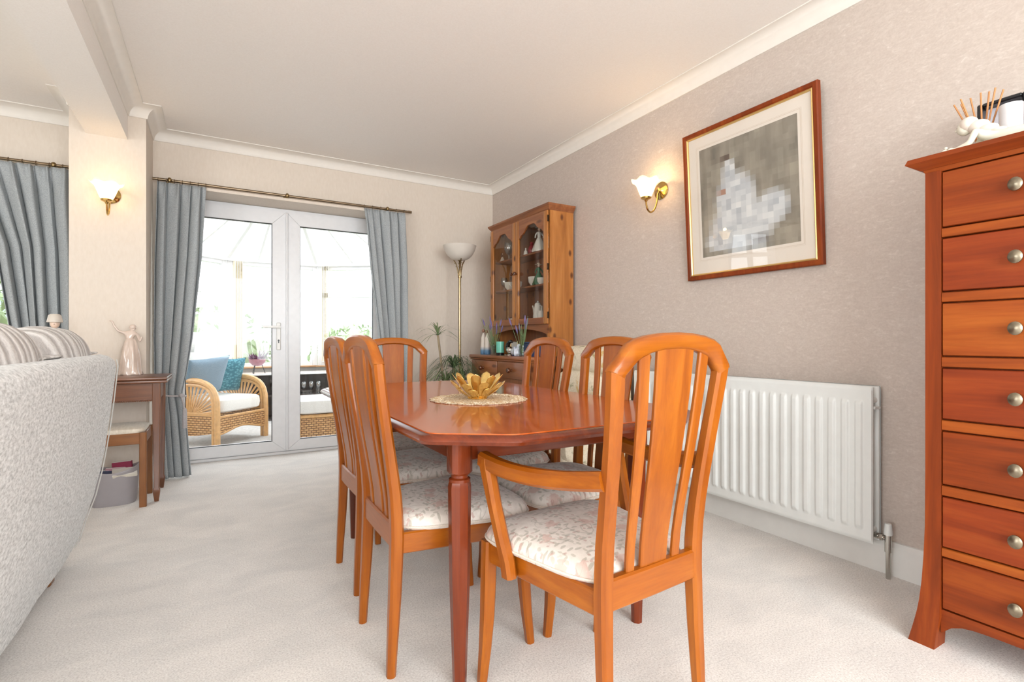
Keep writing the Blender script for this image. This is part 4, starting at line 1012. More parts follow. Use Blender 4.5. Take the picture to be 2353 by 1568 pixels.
lathe_thing('milk_jug', 'white milk jug right of the coffee pot on the bottom shelf', 'jug', (2.26, 3.43, Z1), [(0, 0), (.024, 0), (.032, .02), (.026, .06), (.022, .09), (.026, .1), (.023, .1), (0, .06)], CERAMIC, GD)
lady('white_flower_figurine', 'white porcelain flower girl at the hinge end of the bottom shelf', (2.27, 3.345, Z1), .13, CERAMIC, CERAMIC, CERAMIC, plain('pale_yellow_glaze', srgb(226, 214, 160), .3), group=GD)
dp = thing('patterned_plate', 'dark patterned plate leaning at the back of the bottom dresser shelf', 'plate', (2.40, 3.31, Z1), group=GD)
mm = M(); mm.lathe([(0, -.004), (.05, -.003), (.082, .008), (.083, .011), (.05, .0), (0, 0)], 30)
for v_ in mm.bm.verts: v_.co = Matrix.Rotation(-PI / 2 + .15, 3, 'Y') @ v_.co; v_.co.z += .082
mk('plate', mm, plain('black_white_print', srgb(96, 96, 94), .25, var=.9, scale=120), dp)

# ---- ornaments on the dresser's worktop
GT = 'ornaments on the dresser worktop'
nn_ = N('white_to_blue_glaze'); sx_ = nn_.add('ShaderNodeSeparateXYZ'); nn_.link(nn_.tc.outputs['Object'], sx_.inputs[0])
nn_.color(nn_.ramp(sx_.outputs[2], [(0.0, srgb(70, 110, 150)), (0.035, srgb(96, 136, 170)), (0.07, srgb(226, 216, 204)), (1, srgb(228, 218, 206))])); nn_.set(Roughness=.25)
cp = thing('couple_figurine', 'slender white couple figurine with blue glazed base on the dresser', 'figurine', (2.085, 4.07, BZ), group=GT)
for y, h in ((.03, .2), (-.045, .19)):
    m = M(); m.lathe([(0, 0), (.028, 0), (.03, .02), (.026, .1), (.022, .15), (.012, h - .02), (.005, h), (0, h)], 18, (0, y, 0)); mk('robed_body', m, nn_.m, cp)
    m = M(); m.ball((-.006, y * .8, h + .012), .014, (1, 1, 1.2)); mk('head', m, plain('brown_head', srgb(150, 110, 90), .4), cp)
LAV = plain('lavender_bloom', srgb(120, 106, 146), .9, var=.2); LST = plain('lavender_stem', srgb(118, 140, 96), .8, var=.2)
def lavender(label, loc, lean, seed):
    t = thing('lavender_pot', label, 'plant', loc, group='lavender sprigs on the dresser'); r2 = random.Random(seed)
    m = M(); m.lathe([(0, 0), (.024, 0), (.026, .01), (.026, .085), (.024, .085), (.024, .012), (0, .006)], 18); mk('glass_vase', m, glass('vase_glass', (.84, .88, .86), 1.6), t)
    m = M(); b_ = M()
    for i in range(16):
        a = r2.uniform(0, 2 * PI); q = r2.uniform(.1, .45); h = r2.uniform(.2, .33)
        d = Vector((math.cos(a) * q, math.sin(a) * q + lean, 1)); tip = d * h
        m.tube([(0, 0, .012), d * (h * .5) * .9, tip], [.0018, .0016, .0014], 4)
        if i % 2 == 0:
            u = d.normalized(); b_.tube([tip - u * .04, tip - u * .02, tip, tip + u * .025], [.003, .0075, .007, .002], 6)
    for i in range(60):
        a = r2.uniform(0, 2 * PI); z0 = r2.uniform(.05, .15); d = Vector((math.cos(a), math.sin(a) + lean * .5, r2.uniform(.8, 1.8))) * r2.uniform(.03, .06)
        p = Vector((0, lean * z0, z0)); s_ = d.cross(Vector((0, 0, 1))).normalized() * .0022
        vv = [m.bm.verts.new(x) for x in (p - s_, p + s_, p + d)]; m.bm.faces.new(vv)
    o_ = mk('sprigs', m, LST, t); o_['kind'] = 'stuff'; o_ = mk('blooms', b_, LAV, t); o_['kind'] = 'stuff'
lavender('lavender in a glass vase beside the green candle', (2.06, 3.855, BZ), .05, 3)
lavender('lavender in a glass vase before the right dresser door', (2.075, 3.41, BZ), .0, 9)
cn = thing('green_candle', 'turquoise green glass candle jar on the dresser worktop', 'candle', (2.06, 3.745, BZ), group=GT)
m = M(); m.lathe([(0, .022), (.034, .022), (.034, .115), (.031, .115), (.03, .03), (0, .03)], 24); mk('jar', m, plain('turquoise_wax', srgb(104, 186, 164), .25), cn)
m = M(); m.lathe([(0, 0), (.032, 0), (.033, .02), (.034, .022), (0, .022)], 24); mk('dark_base', m, BLACK, cn)
ds = thing('silver_animal_ornament', 'silver and black leaping animal ornament on the dresser worktop', 'ornament', (2.07, 3.60, BZ), group=GT)
m = M(); m.lathe([(0, 0), (.045, 0), (.047, .008), (.03, .014), (0, .015)], 20); mk('plinth', m, SILVER, ds)
skin('leaping_body', [(0, .02, .03), (0, .045, .07), (0, .02, .105), (0, -.02, .12), (0, -.05, .105), (0, .0, .06), (0, -.03, .04)], [(0, 1), (1, 2), (2, 3), (3, 4), (0, 5), (5, 6)], [.016, .019, .018, .015, .005, .016, .008], plain('black_silver', srgb(70, 70, 70), .15, .9, .5, 40), ds)
m = M(); m.ball((0, .0, .045), .03, (1, 1.1, 1)); mk('silver_globe', m, SILVER, ds)
bp = thing('blue_white_ornament', 'blue and white porcelain duck shaped dish on the dresser worktop', 'ornament', (2.06, 3.49, BZ), group=GT)
BW = plain('delft_glaze', srgb(206, 212, 222), .2, var=.35, scale=45)
skin('duck_body', [(0, 0, .034), (0, .04, .036), (0, -.035, .04), (0, -.05, .07), (0, -.05, .09), (0, -.072, .088)], [(0, 1), (0, 2), (2, 3), (3, 4), (4, 5)], [.036, .022, .028, .014, .016, .006], BW, bp)
m = M(); m.lathe([(0, 0), (.03, 0), (.034, .01), (0, .012)], 18); mk('foot_ring', m, NAVY, bp)
nb = thing('navy_box', 'navy blue patterned box behind the right lavender vase', 'box', (2.12, 3.33, BZ), group=GT)
m = M(); m.box((0, 0, .05), (.09, .13, .1), .004); mk('box_body', m, NAVY, nb); m = M(); m.box((0, 0, .106), (.094, .134, .014), .004); mk('box_lid', m, NAVY, nb)
pq = thing('framed_card', 'small white framed card standing in the dresser niche', 'photo frame', (2.15, 3.66, BZ), group=GT)
m = M(); frame_rect(m, 'x', -.06, .06, 0, .12, .008, -.006, .006); mk('frame', m, BRASS, pq); m = M(); m.box((.003, 0, .06), (.003, .106, .106)); mk('card', m, CERAMIC, pq)

# ------------------------------------------------------------------ floral armchair
n = N('armchair_floral'); f = n.noise(n.coord(), 8, 3, .6, .8)
col = n.ramp(n.noise(n.coord(), 90, 2), [(.3, srgb(214, 200, 176)), (.7, srgb(230, 218, 196))])
col = n.mix(n.ramp(f, [(.56, (0, 0, 0, 1)), (.66, (.8, .8, .8, 1))]), col, srgb(204, 168, 96)); g_ = n.noise(n.coord((1, 1.3, 1)), 13, 3, .6, 1)
col = n.mix(n.ramp(g_, [(.6, (0, 0, 0, 1)), (.66, (.7, .7, .7, 1))]), col, srgb(150, 146, 112)); n.color(col); n.set(Roughness=.9); AF = n.m
ac = thing('floral_armchair', 'cream floral armchair between the dresser and the radiator', 'armchair', (2.08, 2.80, 0))
def cushion(m, c, s_, p=.5, n1=20, n2=10, rot=None, e=.5):
    """pillow: superellipsoid"""
    def sp(x, e_): return math.copysign(abs(x) ** e_, x)
    rings = []
    for j in range(n2 + 1):
        t = -PI / 2 + PI * j / n2; ct, st_ = sp(math.cos(t), p), sp(math.sin(t), p)
        rg = []
        for i in range(n1):
            a = 2 * PI * i / n1; v_ = Vector((s_[0] / 2 * max(ct, 1e-3) * sp(math.cos(a), e), s_[1] / 2 * max(ct, 1e-3) * sp(math.sin(a), e), s_[2] / 2 * st_))
            if rot is not None: v_ = rot @ v_
            rg.append(Vector(c) + v_)
        rings.append(rg)
    m.loft(rings); return m
m = M(); m.box((.02, 0, .24), (.56, .6, .24), .03, 3); mk('seat_base', m, AF, ac)
m = M(); cushion(m, (-.02, 0, .42), (.5, .46, .15), .45); mk('seat_cushion', m, AF, ac)
m = M(); cushion(m, (.22, 0, .60), (.2, .62, .62), .45); mk('back', m, AF, ac)
m = M(); cushion(m, (.17, 0, .85), (.22, .6, .2), .7); mk('head_roll', m, AF, ac)
m = M(); cushion(m, (.12, 0, .67), (.2, .52, .22), .7); mk('lumbar_pad', m, AF, ac)
for s_ in (-1, 1):
    m = M(); cushion(m, (-.0, s_ * .285, .42), (.56, .13, .4), .4); mk('arm', m, AF, ac)
for x in (-.22, .22):
    for s_ in (-1, 1):
        m = M(); m.tube([(x, s_ * .24, 0), (x, s_ * .24, .14)], [.016, .022], 8); mk('leg', m, OK_('z'), ac)
# ------------------------------------------------------------------ sofa, its back towards the dining table
SF = fabric('grey_tweed', srgb(170, 171, 170), srgb(246, 247, 247), 62, (1, 1, 2), .95, .3, mid=srgb(218, 219, 218))
so = thing('sofa', 'pale grey tweed sofa seen from behind at the left edge', 'sofa')
sec = [(-.556, .05), (-.547, .062), (-.53, .09), (-.51, .17), (-.475, .28), (-.452, .39), (-.436, .49), (-.421, .6), (-.409, .71), (-.399, .82), (-.395, .865), (-.400, .895), (-.418, .913), (-.445, .921), (-.50, .915), (-.55, .89), (-.59, .72), (-.64, .5), (-.68, .34), (-.70, .2), (-.70, .05)]
def send(z): return 2.95 - .03 * (1 - min(1, max(0, z) / .3)) ** 2
m = M(); rings = []; cx_, cz_ = -.53, .45
for q in (0, .15, .3, .45, .6, .72, .84, .93, .965, .985, .996, 1.0):
    sh = {.985: .006, .996: .016, 1.0: .030}.get(q, 0)
    rg = []
    for x, z in sec:
        v_ = Vector((cx_ - x, cz_ - z)); v_ = v_.normalized() * sh if v_.length else v_
        x2, z2 = x + v_.x, z + v_.y
        wob = .004 * math.sin(q * 23 + z * 9) * (1 if q < .98 else 0)
        rg.append((x2 + wob, lerp(.92, send(z2), q), z2))
    rings.append(rg)
m.loft(rings); mk('back', m, SF, so, ang=60)
m = M(); m.sweep([(x + .001, send(z) - .002, z) for i, (x, z) in enumerate(sec[1:12])], circ(.0026, 6), (0, 1, 0)); mk('piping', m, plain('sofa_piping', srgb(206, 204, 199), .9), so)
m = M(); m.box((-1.07, 1.92, .2), (.82, 1.9, .26), .03, 3); mk('seat_base', m, SF, so)
for y in (1.43, 2.38):
    m = M(); cushion(m, (-1.08, y, .42), (.84, .92, .2), .35, e=.35); mk('seat_cushion', m, SF, so)
for y in (.98, 2.80):
    m = M(); cushion(m, (-1.07, y, .36), (.9, .22, .6), .35, e=.4); mk('arm', m, SF, so)
for x in (-.6, -1.4):
    for y in (1.05, 2.70):
        m = M(); m.box((x, y, .034), (.06, .06, .068), .006); mk('foot', m, SW('z'), so)
VEL0 = fabric('ribbed_velvet', srgb(196, 191, 186), srgb(226, 222, 218), 150, (1, .6, 1), .85, .3, mid=srgb(212, 207, 202), big=6)
nv = N('striped_plush'); wv = nv.add('ShaderNodeTexWave'); wv.wave_type = 'BANDS'; wv.bands_direction = 'Y'; wv.inputs['Scale'].default_value = 5.5; wv.inputs['Distortion'].default_value = 2.2; wv.inputs['Detail'].default_value = 3; wv.inputs['Detail Scale'].default_value = 1.5
nv.link(nv.coord(), wv.inputs['Vector']); pn = nv.noise(nv.coord(), 110, 4, .7)
cl = nv.ramp(wv.outputs['Fac'], [(.15, srgb(196, 191, 188)), (.5, srgb(226, 222, 219)), (.85, srgb(236, 233, 230))])
cl = nv.mix(.5, cl, nv.mix(1.0, cl, nv.ramp(pn, [(.3, (.72, .72, .72, 1)), (.7, (1.08, 1.08, 1.08, 1))]), 'MULTIPLY')); nv.color(cl); nv.set(Roughness=.95)
nv.bump(nv.math('ADD', wv.outputs['Fac'], nv.math('MULTIPLY', pn, .6)), .5, .012); VEL = nv.m
for lab, y, hh in (('grey ribbed cushion at the table end of the sofa back', 2.635, .345), ('grey ribbed cushion at the left edge of the picture on the sofa back', 1.93, .35)):
    t = thing('sofa_cushion', lab, 'cushion', (-.585, y, .862), group='grey ribbed cushions along the sofa back')
    m = M(); rings = []; n1, n2 = 44, 26
    def sp(x, e_): return math.copysign(abs(x) ** e_, x)
    for j in range(n2 + 1):
        tt = -PI / 2 + PI * j / n2; ct, st_ = sp(math.cos(tt), .72), sp(math.sin(tt), .72); rg = []
        for i in range(n1):
            a = 2 * PI * i / n1
            yy = .335 * st_; bul = .125 * max(ct, .004); zz = sp(math.sin(a), .8) * hh / 2 * max(ct, .004) ** .55
            rib_ = 1 + .035 * math.sin(yy * 70 + math.sin(a * 2) * .8)
            rg.append((sp(math.cos(a), .8) * bul * rib_, yy, zz * (1 + .012 * math.sin(yy * 60))))
        rings.append(rg)
    m.loft(rings); mk('cover', m, VEL, t, ang=80)
    m = M(); pth = [(.085 + .012 * math.sin(k * 1.7), -.33 + .66 * k / 16, .062 + .004 * math.sin(k * 2.1)) for k in range(17)]; m.sweep(pth, rsec(.04, .008, .003)); mk('flange', m, VEL, t)

# ------------------------------------------------------------------ curtains and poles
CUR = fabric('grey_blue_curtain', srgb(144, 149, 151), srgb(178, 182, 184), 260, (1, 1, .6), .85, .2)
CUR.node_tree.nodes['Principled BSDF'].inputs['Sheen Weight'].default_value = 0.0
ROD = plain('bronze_rod', srgb(138, 120, 98), .3, .9, .12); ROPE = plain('silver_rope', srgb(180, 174, 174), .6, var=.1, scale=90)
def curtain(name, label, keys, nf, amp, seed, ztop=2.146):
    t = thing(name, label, 'curtain', group='grey blue pinch pleat curtains'); r2 = random.Random(seed)
    ph = [r2.uniform(-.5, .5) for _ in range(6)]
    zs = [k[0] for k in keys]
    def key(z, i): return ip(sorted((k[0], k[i]) for k in keys), z)
    def fn(u, v_):
        z = lerp(ztop, zs[-1], v_); xa, xb, yc, am = key(z, 1), key(z, 2), key(z, 3), key(z, 4)
        w = u * nf + .28 * math.sin(u * 5 + ph[0]) + .12 * math.sin(u * 9 + v_ * 3 + ph[1])
        pin = sm((ztop - z) / .16); cr = abs(math.cos(PI * w)) ** .7
        fo = (2 * cr - 1) * (1 + .25 * math.sin(u * 17 + ph[4])) + .45 * math.sin(2 * PI * w * .37 + ph[2] + v_) + (1 - pin) * .8 * math.sin(4 * PI * w)
        a_ = am * (.42 + .58 * pin) * amp
        x = lerp(xa, xb, u) + .010 * math.cos(2 * PI * w) * am
        return (x, yc - a_ * fo + .006 * math.sin(9 * v_ + 12 * u + ph[3]), z)
    m = M(); m.grid(fn, 200, 60); mk('cloth', m, CUR, t, solid=.004, ang=80)
    # stitched heading band pleats
    return t
lc = curtain('curtain', 'grey blue curtain tied back at the left of the french doors', [(2.146, -.375, -.07, 4.51, .9), (1.6, -.385, -.095, 4.49, 1), (1.0, -.388, -.15, 4.46, 1), (.75, -.385, -.185, 4.44, .9), (.6, -.375, -.215, 4.42, .75), (.45, -.365, -.19, 4.40, .85), (.012, -.335, -.16, 4.335, 1)], 5, .026, 2)
rc = curtain('curtain', 'grey blue curtain tied back at the right of the french doors', [(2.146, 1.115, 1.49, 4.51, .9), (1.6, 1.165, 1.505, 4.49, 1), (1.0, 1.23, 1.49, 4.47, 1), (.7, 1.31, 1.49, 4.45, .85), (.62, 1.33, 1.485, 4.44, .75), (.45, 1.31, 1.48, 4.43, .85), (.012, 1.29, 1.47, 4.40, 1)], 5.5, .026, 4)
wc = curtain('curtain', 'grey blue curtain at the living room window on the left edge', [(2.146, -1.40, -.835, 4.51, 1), (1.6, -1.235, -.835, 4.50, 1.05), (1.07, -1.165, -.84, 4.49, 1.05), (.8, -1.12, -.85, 4.48, .8), (.3, -1.2, -.84, 4.48, 1)], 7, .03, 8)
def tieback(parent, xa, xb, yc, z, side_):
    cx2, rx2 = (xa + xb) / 2, (xb - xa) / 2 + .018; pts_ = []
    for k in range(25):
        a = 2 * PI * k / 24; pts_.append((cx2 + rx2 * math.cos(a), yc + .068 * math.sin(a), z - .012 * math.cos(a) * side_ - .01))
    m = M(); m.tube(pts_, .006, 7, False); mk('tieback_rope', m, ROPE, parent)
    kx, ky, kz = cx2 + rx2 * .75 * side_, yc - .062, z - .012
    m = M(); m.ball((kx, ky - .004, kz), .017, (1, .8, .9)); m.tube([(kx, ky - .006, kz), (kx + .012, ky - .012, kz - .05), (kx + .02, ky - .012, kz - .1)], [.006, .006, .007], 7)
    m.lathe([(.0, -.235), (.016, -.235), (.014, -.12), (.012, -.1), (.006, -.09), (0, -.088)], 12, (kx + .022, ky - .012, kz)); mk('tassel', m, ROPE, parent)
tieback(lc, -.378, -.212, 4.42, .60, 1); tieback(rc, 1.33, 1.487, 4.44, .62, -1)
def rail(label, x0, x1, y, z, rings_, brackets, fin):
    t = thing('curtain_pole', label, 'curtain pole', group='bronze curtain poles')
    m = M(); m.tube([(x0, y, z), (x1, y, z)], .0105, 12); m.tube([(x1 - .03, y, z), (x1, y, z)], .0125, 12); mk('rod', m, ROD, t)
    for x in rings_:
        m = M(); K = 14; rg = []
        for k in range(K + 1):
            a = 2 * PI * k / K; c_ = Vector((x, y + .0165 * math.cos(a), z - .004 + .0165 * math.sin(a)))
            rg.append([c_ + Vector((b_ * 1.0, .0 + a_ * math.cos(a), a_ * math.sin(a))) for a_, b_ in circ(.0022, 5)])
        m.loft(rg, cap=False); mk('ring', m, ROD, t)
    for x in brackets:
        m = M(); m.tube([(x, y, z), (x, YB, z)], .007, 8); m.ball((x, y - .006, z), .02, (.8, .9, 1)); m.tube([(x, YB - .008, z), (x, YB, z)], .022, 14); mk('bracket', m, BRASS2, t)
    return t
rail('bronze curtain pole above the french doors', -.405, 1.555, 4.525, 2.168, [-.37 + .05 * k for k in range(7)] + [1.125 + .072 * k for k in range(6)], (-.30, .50, 1.33), True)
rail('bronze curtain pole above the living room window', -2.95, -.83, 4.525, 2.168, [-1.38 + .068 * k for k in range(9)], (-2.85, -1.9, -.95), True)

# ------------------------------------------------------------------ folding oak side table, statue, stool, basket
dk = thing('side_table', 'dark oak folding side table against the pier', 'table', (0, 0, 0))
dx0, dx1, dy0, dy1 = -.95, -.262, 3.735, 4.178
for z0, z1 in ((.726, .742), (.744, .76)):
    m = M(); m.box(((dx0 + dx1) / 2, (dy0 + dy1) / 2, (z0 + z1) / 2), (dx1 - dx0, dy1 - dy0, z1 - z0), .004, 2); mk('table_leaf', m, OK_('x'), dk)
lx0, lx1, ly0_, ly1_ = dx0 + .055, dx1 - .055, dy0 + .05, dy1 - .06
for y in (ly0_, ly1_):
    m = M(); m.box(((lx0 + lx1) / 2, y, .672), (lx1 - lx0, .02, .105), .002); mk('apron', m, OK_('x'), dk)
for x in (lx0, lx1):
    m = M(); m.box((x, (ly0_ + ly1_) / 2, .672), (.02, ly1_ - ly0_, .105), .002); mk('apron', m, OK_('y'), dk)
m = M()
for k in range(60): m.ball((lerp(lx0 + .02, lx1 - .02, k / 59), ly0_ - .011, .617), .0045, n=6, m=4)
o_ = mk('bead_moulding', m, OK_('x'), dk); o_['kind'] = 'stuff'
for x in (lx0, lx1):
    for y in (ly0_, ly1_):
        m = M(); m.sweep([(x, y, .726), (x, y, .6), (x, y, .085), (x, y, .075), (x, y, .055), (x, y, .025), (x, y, 0)], [rsec(q, q, .003) for q in (.042, .042, .027, .036, .036, .028, .022)], (0, 1, 0)); mk('leg', m, OK_('z'), dk)
st = thing('dancing_statue', 'cream ceramic statue of a draped woman raising one arm on the side table', 'statue', (-.483, 4.10, .76))
CC = plain('blush_ceramic', srgb(214, 194, 180), .16, var=.08, scale=14, coat=.3)
m = M(); m.lathe([(0, 0), (.062, 0), (.064, .008), (.056, .03), (.052, .07), (.05, .11), (.046, .15), (.04, .185), (.032, .215), (.024, .235), (0, .24)], 40, (0, 0, 0), 1, .85, lambda k, a, r: (r * (1 + .07 * math.sin(6 * a + k * .45) + .04 * math.sin(11 * a - k * .8)), 0)); mk('gown', m, CC, st, ang=80)
skin('figure', [(-.004, 0, .22), (-.004, 0, .25), (0, 0, .272), (.006, 0, .288), (.01, -.002, .306), (-.03, -.004, .272), (-.062, -.01, .284), (-.085, -.012, .322), (-.092, -.012, .345), (-.108, -.014, .352), (.036, .004, .262), (.05, .006, .215), (.062, .0, .25)],
     [(0, 1), (1, 2), (2, 3), (3, 4), (2, 5), (5, 6), (6, 7), (7, 8), (8, 9), (2, 10), (10, 11), (11, 12)], [.026, .022, .022, .009, .017, .011, .0075, .0065, .006, .003, .012, .008, .005], CC, st)
m = M(); m.ball((.012, .002, .31), .019, (1.05, 1, .95)); m.ball((-.004, -.002, .303), .004); mk('cap_and_face', m, CC, st)

sl = thing('stool', 'teak stool with cream upholstered seat pushed under the side table', 'stool', (0, 0, 0))
sx0, sx1, sy0, sy1 = -.80, -.358, 3.685, 4.03
for x in (sx0 + .018, sx1 - .018):
    for y in (sy0 + .018, sy1 - .018):
        m = M(); m.sweep([(x, y, .44), (x, y, 0)], rsec(.036, .036, .005), (0, 1, 0)); mk('leg', m, SW('z'), sl)
for y in (sy0 + .018, sy1 - .018):
    m = M(); m.box(((sx0 + sx1) / 2, y, .405), (sx1 - sx0 - .06, .026, .065), .003); mk('seat_rail', m, SW('x'), sl)
for x in (sx0 + .018, sx1 - .018):
    m = M(); m.box((x, (sy0 + sy1) / 2, .405), (.026, sy1 - sy0 - .06, .065), .003); mk('seat_rail', m, SW('y'), sl)
m = M(); cushion(m, ((sx0 + sx1) / 2, (sy0 + sy1) / 2, .447), (sx1 - sx0 - .02, sy1 - sy0 - .02, .05), .5, 28, 10, e=.25); mk('seat_pad', m, fabric('cream_moire', srgb(206, 194, 176), srgb(226, 216, 200), 30, (3, .5, 1), .6, .05), sl)
bk = thing('waste_basket', 'grey plastic tub of books under the stool', 'basket', (-.535, 3.865, 0))
m = M(); GP = plain('grey_plastic', srgb(158, 152, 154), .45, var=.02)
pr_ = [(0, 0), (.105, 0), (.112, .012), (.125, .205), (.129, .215), (.126, .218), (.121, .205), (.108, .016), (0, .012)]
m.lathe(pr_, 36, (0, 0, 0), 1, .72, lambda k, a, r: (r * (abs(math.cos(a)) ** 4 + abs(math.sin(a)) ** 4) ** -.12, (.02 * math.cos(2 * a) if k in (3, 4, 5, 6) else 0))); mk('tub', m, GP, bk, ang=60)
for lab, x, y, rz, rx, s_, c_ in (('navy covered book leaning in the grey tub', -.05, .0, .2, .12, (.1, .022, .18), srgb(64, 66, 92)), ('pink spined book standing in the grey tub', -.005, .01, .1, .06, (.1, .02, .19), srgb(176, 130, 140)), ('maroon book at the back of the grey tub', .045, .035, -.1, -.05, (.1, .025, .22), srgb(134, 30, 62))):
    b_ = thing('book', lab, 'book', (-.535 + x, 3.865 + y, .016), rz, group='books in the grey tub'); b_.rotation_euler = (0, rx, rz + PI / 2 * 0)
    m = M(); m.box((0, 0, s_[2] / 2 + .004), s_, .002); mk('cover', m, plain('cover_' + lab.split()[0], c_, .5, var=.1), b_)
    m = M(); m.box((0, 0, s_[2] + .0035), (s_[0] - .008, s_[1] - .008, .004)); mk('pages', m, CERAMIC, b_)
b_ = thing('book', 'white paperback lying across the front of the grey tub', 'book', (-.48, 3.83, .175), .3, group='books in the grey tub'); b_.rotation_euler = (.25, 0, .15)
m = M(); m.box((0, 0, .012), (.12, .09, .022), .002); mk('cover', m, plain('white_cover', srgb(222, 216, 206), .6), b_); m = M(); m.box((.002, -.003, .012), (.118, .088, .015)); mk('pages', m, plain('page_edges', srgb(206, 198, 184), .9), b_)

ck = lady('cloche_figurine', 'pale ceramic bust of a woman in a cloche hat showing above the sofa cushions', (-.80, 3.83, .7605), .365, CREAM_CER, CREAM_CER, FLESH, CREAM_CER)
m = M(); m.lathe([(0, .374), (.02, .374), (.029, .366), (.033, .345), (.037, .328), (.034, .326), (0, .33)], 20); mk('cloche_hat', m, plain('pale_hat', srgb(206, 196, 184), .5), ck)

# ------------------------------------------------------------------ conservatory furniture
RAT = plain('rattan_cane', srgb(214, 166, 110), .4, var=.12, scale=30, coat=.2)
nw = N('woven_rattan'); br = nw.add('ShaderNodeTexBrick'); br.inputs['Scale'].default_value = 13; br.inputs['Mortar Size'].default_value = .045; br.inputs['Color1'].default_value = srgb(222, 178, 124); br.inputs['Color2'].default_value = srgb(200, 150, 96); br.inputs['Mortar'].default_value = srgb(112, 72, 40)
br.inputs['Row Height'].default_value = .28; br.inputs['Brick Width'].default_value = .6
cxyz = nw.add('ShaderNodeSeparateXYZ'); nw.link(nw.tc.outputs['Object'], cxyz.inputs[0]); cc_ = nw.add('ShaderNodeCombineXYZ'); nw.link(nw.math('ADD', cxyz.outputs[0], cxyz.outputs[1]), cc_.inputs[0]); nw.link(cxyz.outputs[2], cc_.inputs[1]); nw.link(cc_.outputs[0], br.inputs['Vector'])
nw.color(br.outputs['Color']); nw.set(Roughness=.5); nw.bump(br.outputs['Fac'], -.6, .004); WEAVE = nw.m
WC = fabric('white_cotton', srgb(226, 222, 216), srgb(238, 234, 228), 120, bump=.1)
wk = thing('rattan_armchair', 'rattan armchair with fan shaped arms and white cushions in the conservatory', 'armchair', (.225, 5.68, -.01), -math.radians(135))
HWD = .31
for s_ in (-1, 1):
    x = s_ * HWD
    for off, r in ((0, .026), (-.042, .018)):
        m = M(); pth = [(x, 0 + off, 0), (x, 0 + off, .30), (x, -.005 + off, .42)] + bez((x, -.01 + off, .44), (x, -.03 + off * .6, .6 + off), (x, -.2, .625 + off), (x, -.36, .615 + off), 8) + [(x, -.55, .60 + off), (x, -.66, .60 + off)]
        m.tube(pth, r, 8); mk('arm_cane', m, RAT, wk)
    for k in range(18):
        a = lerp(.12, 2.75, k / 17); m = M(); p0 = Vector((x, -.32 + .06 * math.cos(a), .30)); L = ip([(.12, .26), (.8, .30), (1.57, .285), (2.3, .32), (2.75, .33)], a); p1 = Vector((x, -.32 + .06 * math.cos(a) + L * math.cos(a) * .92, .30 + L * math.sin(a)))
        m.tube([p0, p1], [.007, .011], 5); mk('fan_cane', m, RAT, wk)
    m = M(); pts_ = [(-.02, .29), (-.02, .13)] + [(-.02 - .6 * k / 10, .13 - .035 * math.sin(PI * k / 10)) for k in range(1, 10)] + [(-.62, .13), (-.62, .29)]; m.prism(pts_, 'x', x - .008, x + .008); mk('woven_side', m, WEAVE, wk, smooth=False)
    for z in (.29, .305): 
        m = M(); m.tube([(x, 0, z), (x, -.64, z)], .012, 7); mk('side_rail', m, RAT, wk)
    m = M(); m.tube([(x, -.64, 0), (x, -.65, .6), (x * .98, -.74, 1.0)], .018, 8); mk('back_post', m, RAT, wk)
m = M(); pts_ = [(-HWD, .27)] + [(-HWD + 2 * HWD * k / 16, .12 + .05 * math.sin(PI * k / 16) ** 2) for k in range(17)] + [(HWD, .27)]; m.prism(pts_, 'y', -.012, .004); mk('woven_front', m, WEAVE, wk, smooth=False)
m = M(); m.tube([(-HWD + 2 * HWD * k / 16, -.004, .115 + .05 * math.sin(PI * k / 16) ** 2) for k in range(17)], .012, 7); mk('front_rail', m, RAT, wk)
m = M(); m.tube([(-HWD, -.004, .275), (HWD, -.004, .275)], .013, 7); mk('front_rail', m, RAT, wk)
m = M(); m.box((0, -.69, .65), (.6, .02, .62), rot=Matrix.Rotation(.2, 3, 'X')); mk('woven_back', m, WEAVE, wk, smooth=False)
m = M(); cushion(m, (0, -.30, .375), (.56, .62, .15), .35, 28, 10, e=.3); mk('seat_cushion', m, WC, wk)
m = M(); cushion(m, (0, -.585, .66), (.56, .16, .5), .45, 24, 10, e=.4); mk('back_cushion', m, WC, wk)
m = M(); cushion(m, (.02, -.62, .96), (.54, .24, .24), .75, 24, 10); mk('back_cushion', m, WC, wk)
def pillow(label, loc, rot, s_, mat):
    t = thing('scatter_cushion', label, 'cushion', loc, group='scatter cushions on the rattan armchair'); t.rotation_euler = rot
    m = M(); n1 = 18
    def fn(sg):
        def g(u, v_):
            a, b = u * 2 - 1, v_ * 2 - 1; th = .055 * ((1 - a**4) * (1 - b**4)) ** .5
            pin = 1 - .06 * (1 - abs(a)) * abs(b) ** 3 - .0
            return (a * s_ / 2 * (1 - .07 * (1 - b * b)), sg * th, b * s_ / 2 * (1 - .07 * (1 - a * a)))
        return g
    m.grid(fn(1), n1, n1); m.grid(fn(-1), n1, n1); mk('cover', m, mat, t, ang=80)
a135 = -math.radians(135)
pillow('plain slate blue cushion in front of the teal one on the rattan chair', (-.10, 5.80, .635), (-.5, .1, a135 - .2), .43, fabric('slate_blue', srgb(112, 134, 152), srgb(136, 158, 174), 200))
nk = N('teal_knit'); vk = nk.add('ShaderNodeTexVoronoi'); vk.inputs['Scale'].default_value = 34; nk.link(nk.coord((1, 1, 1.6)), vk.inputs['Vector']); nk.color(nk.ramp(vk.outputs['Distance'], [(.1, srgb(96, 160, 172)), (.6, srgb(40, 104, 122))])); nk.set(Roughness=.9); nk.bump(vk.outputs['Distance'], -.8, .01)
pillow('teal knitted cushion at the back of the rattan chair', (.09, 6.0, .63), (-.3, 0, a135 - .15), .37, nk.m)

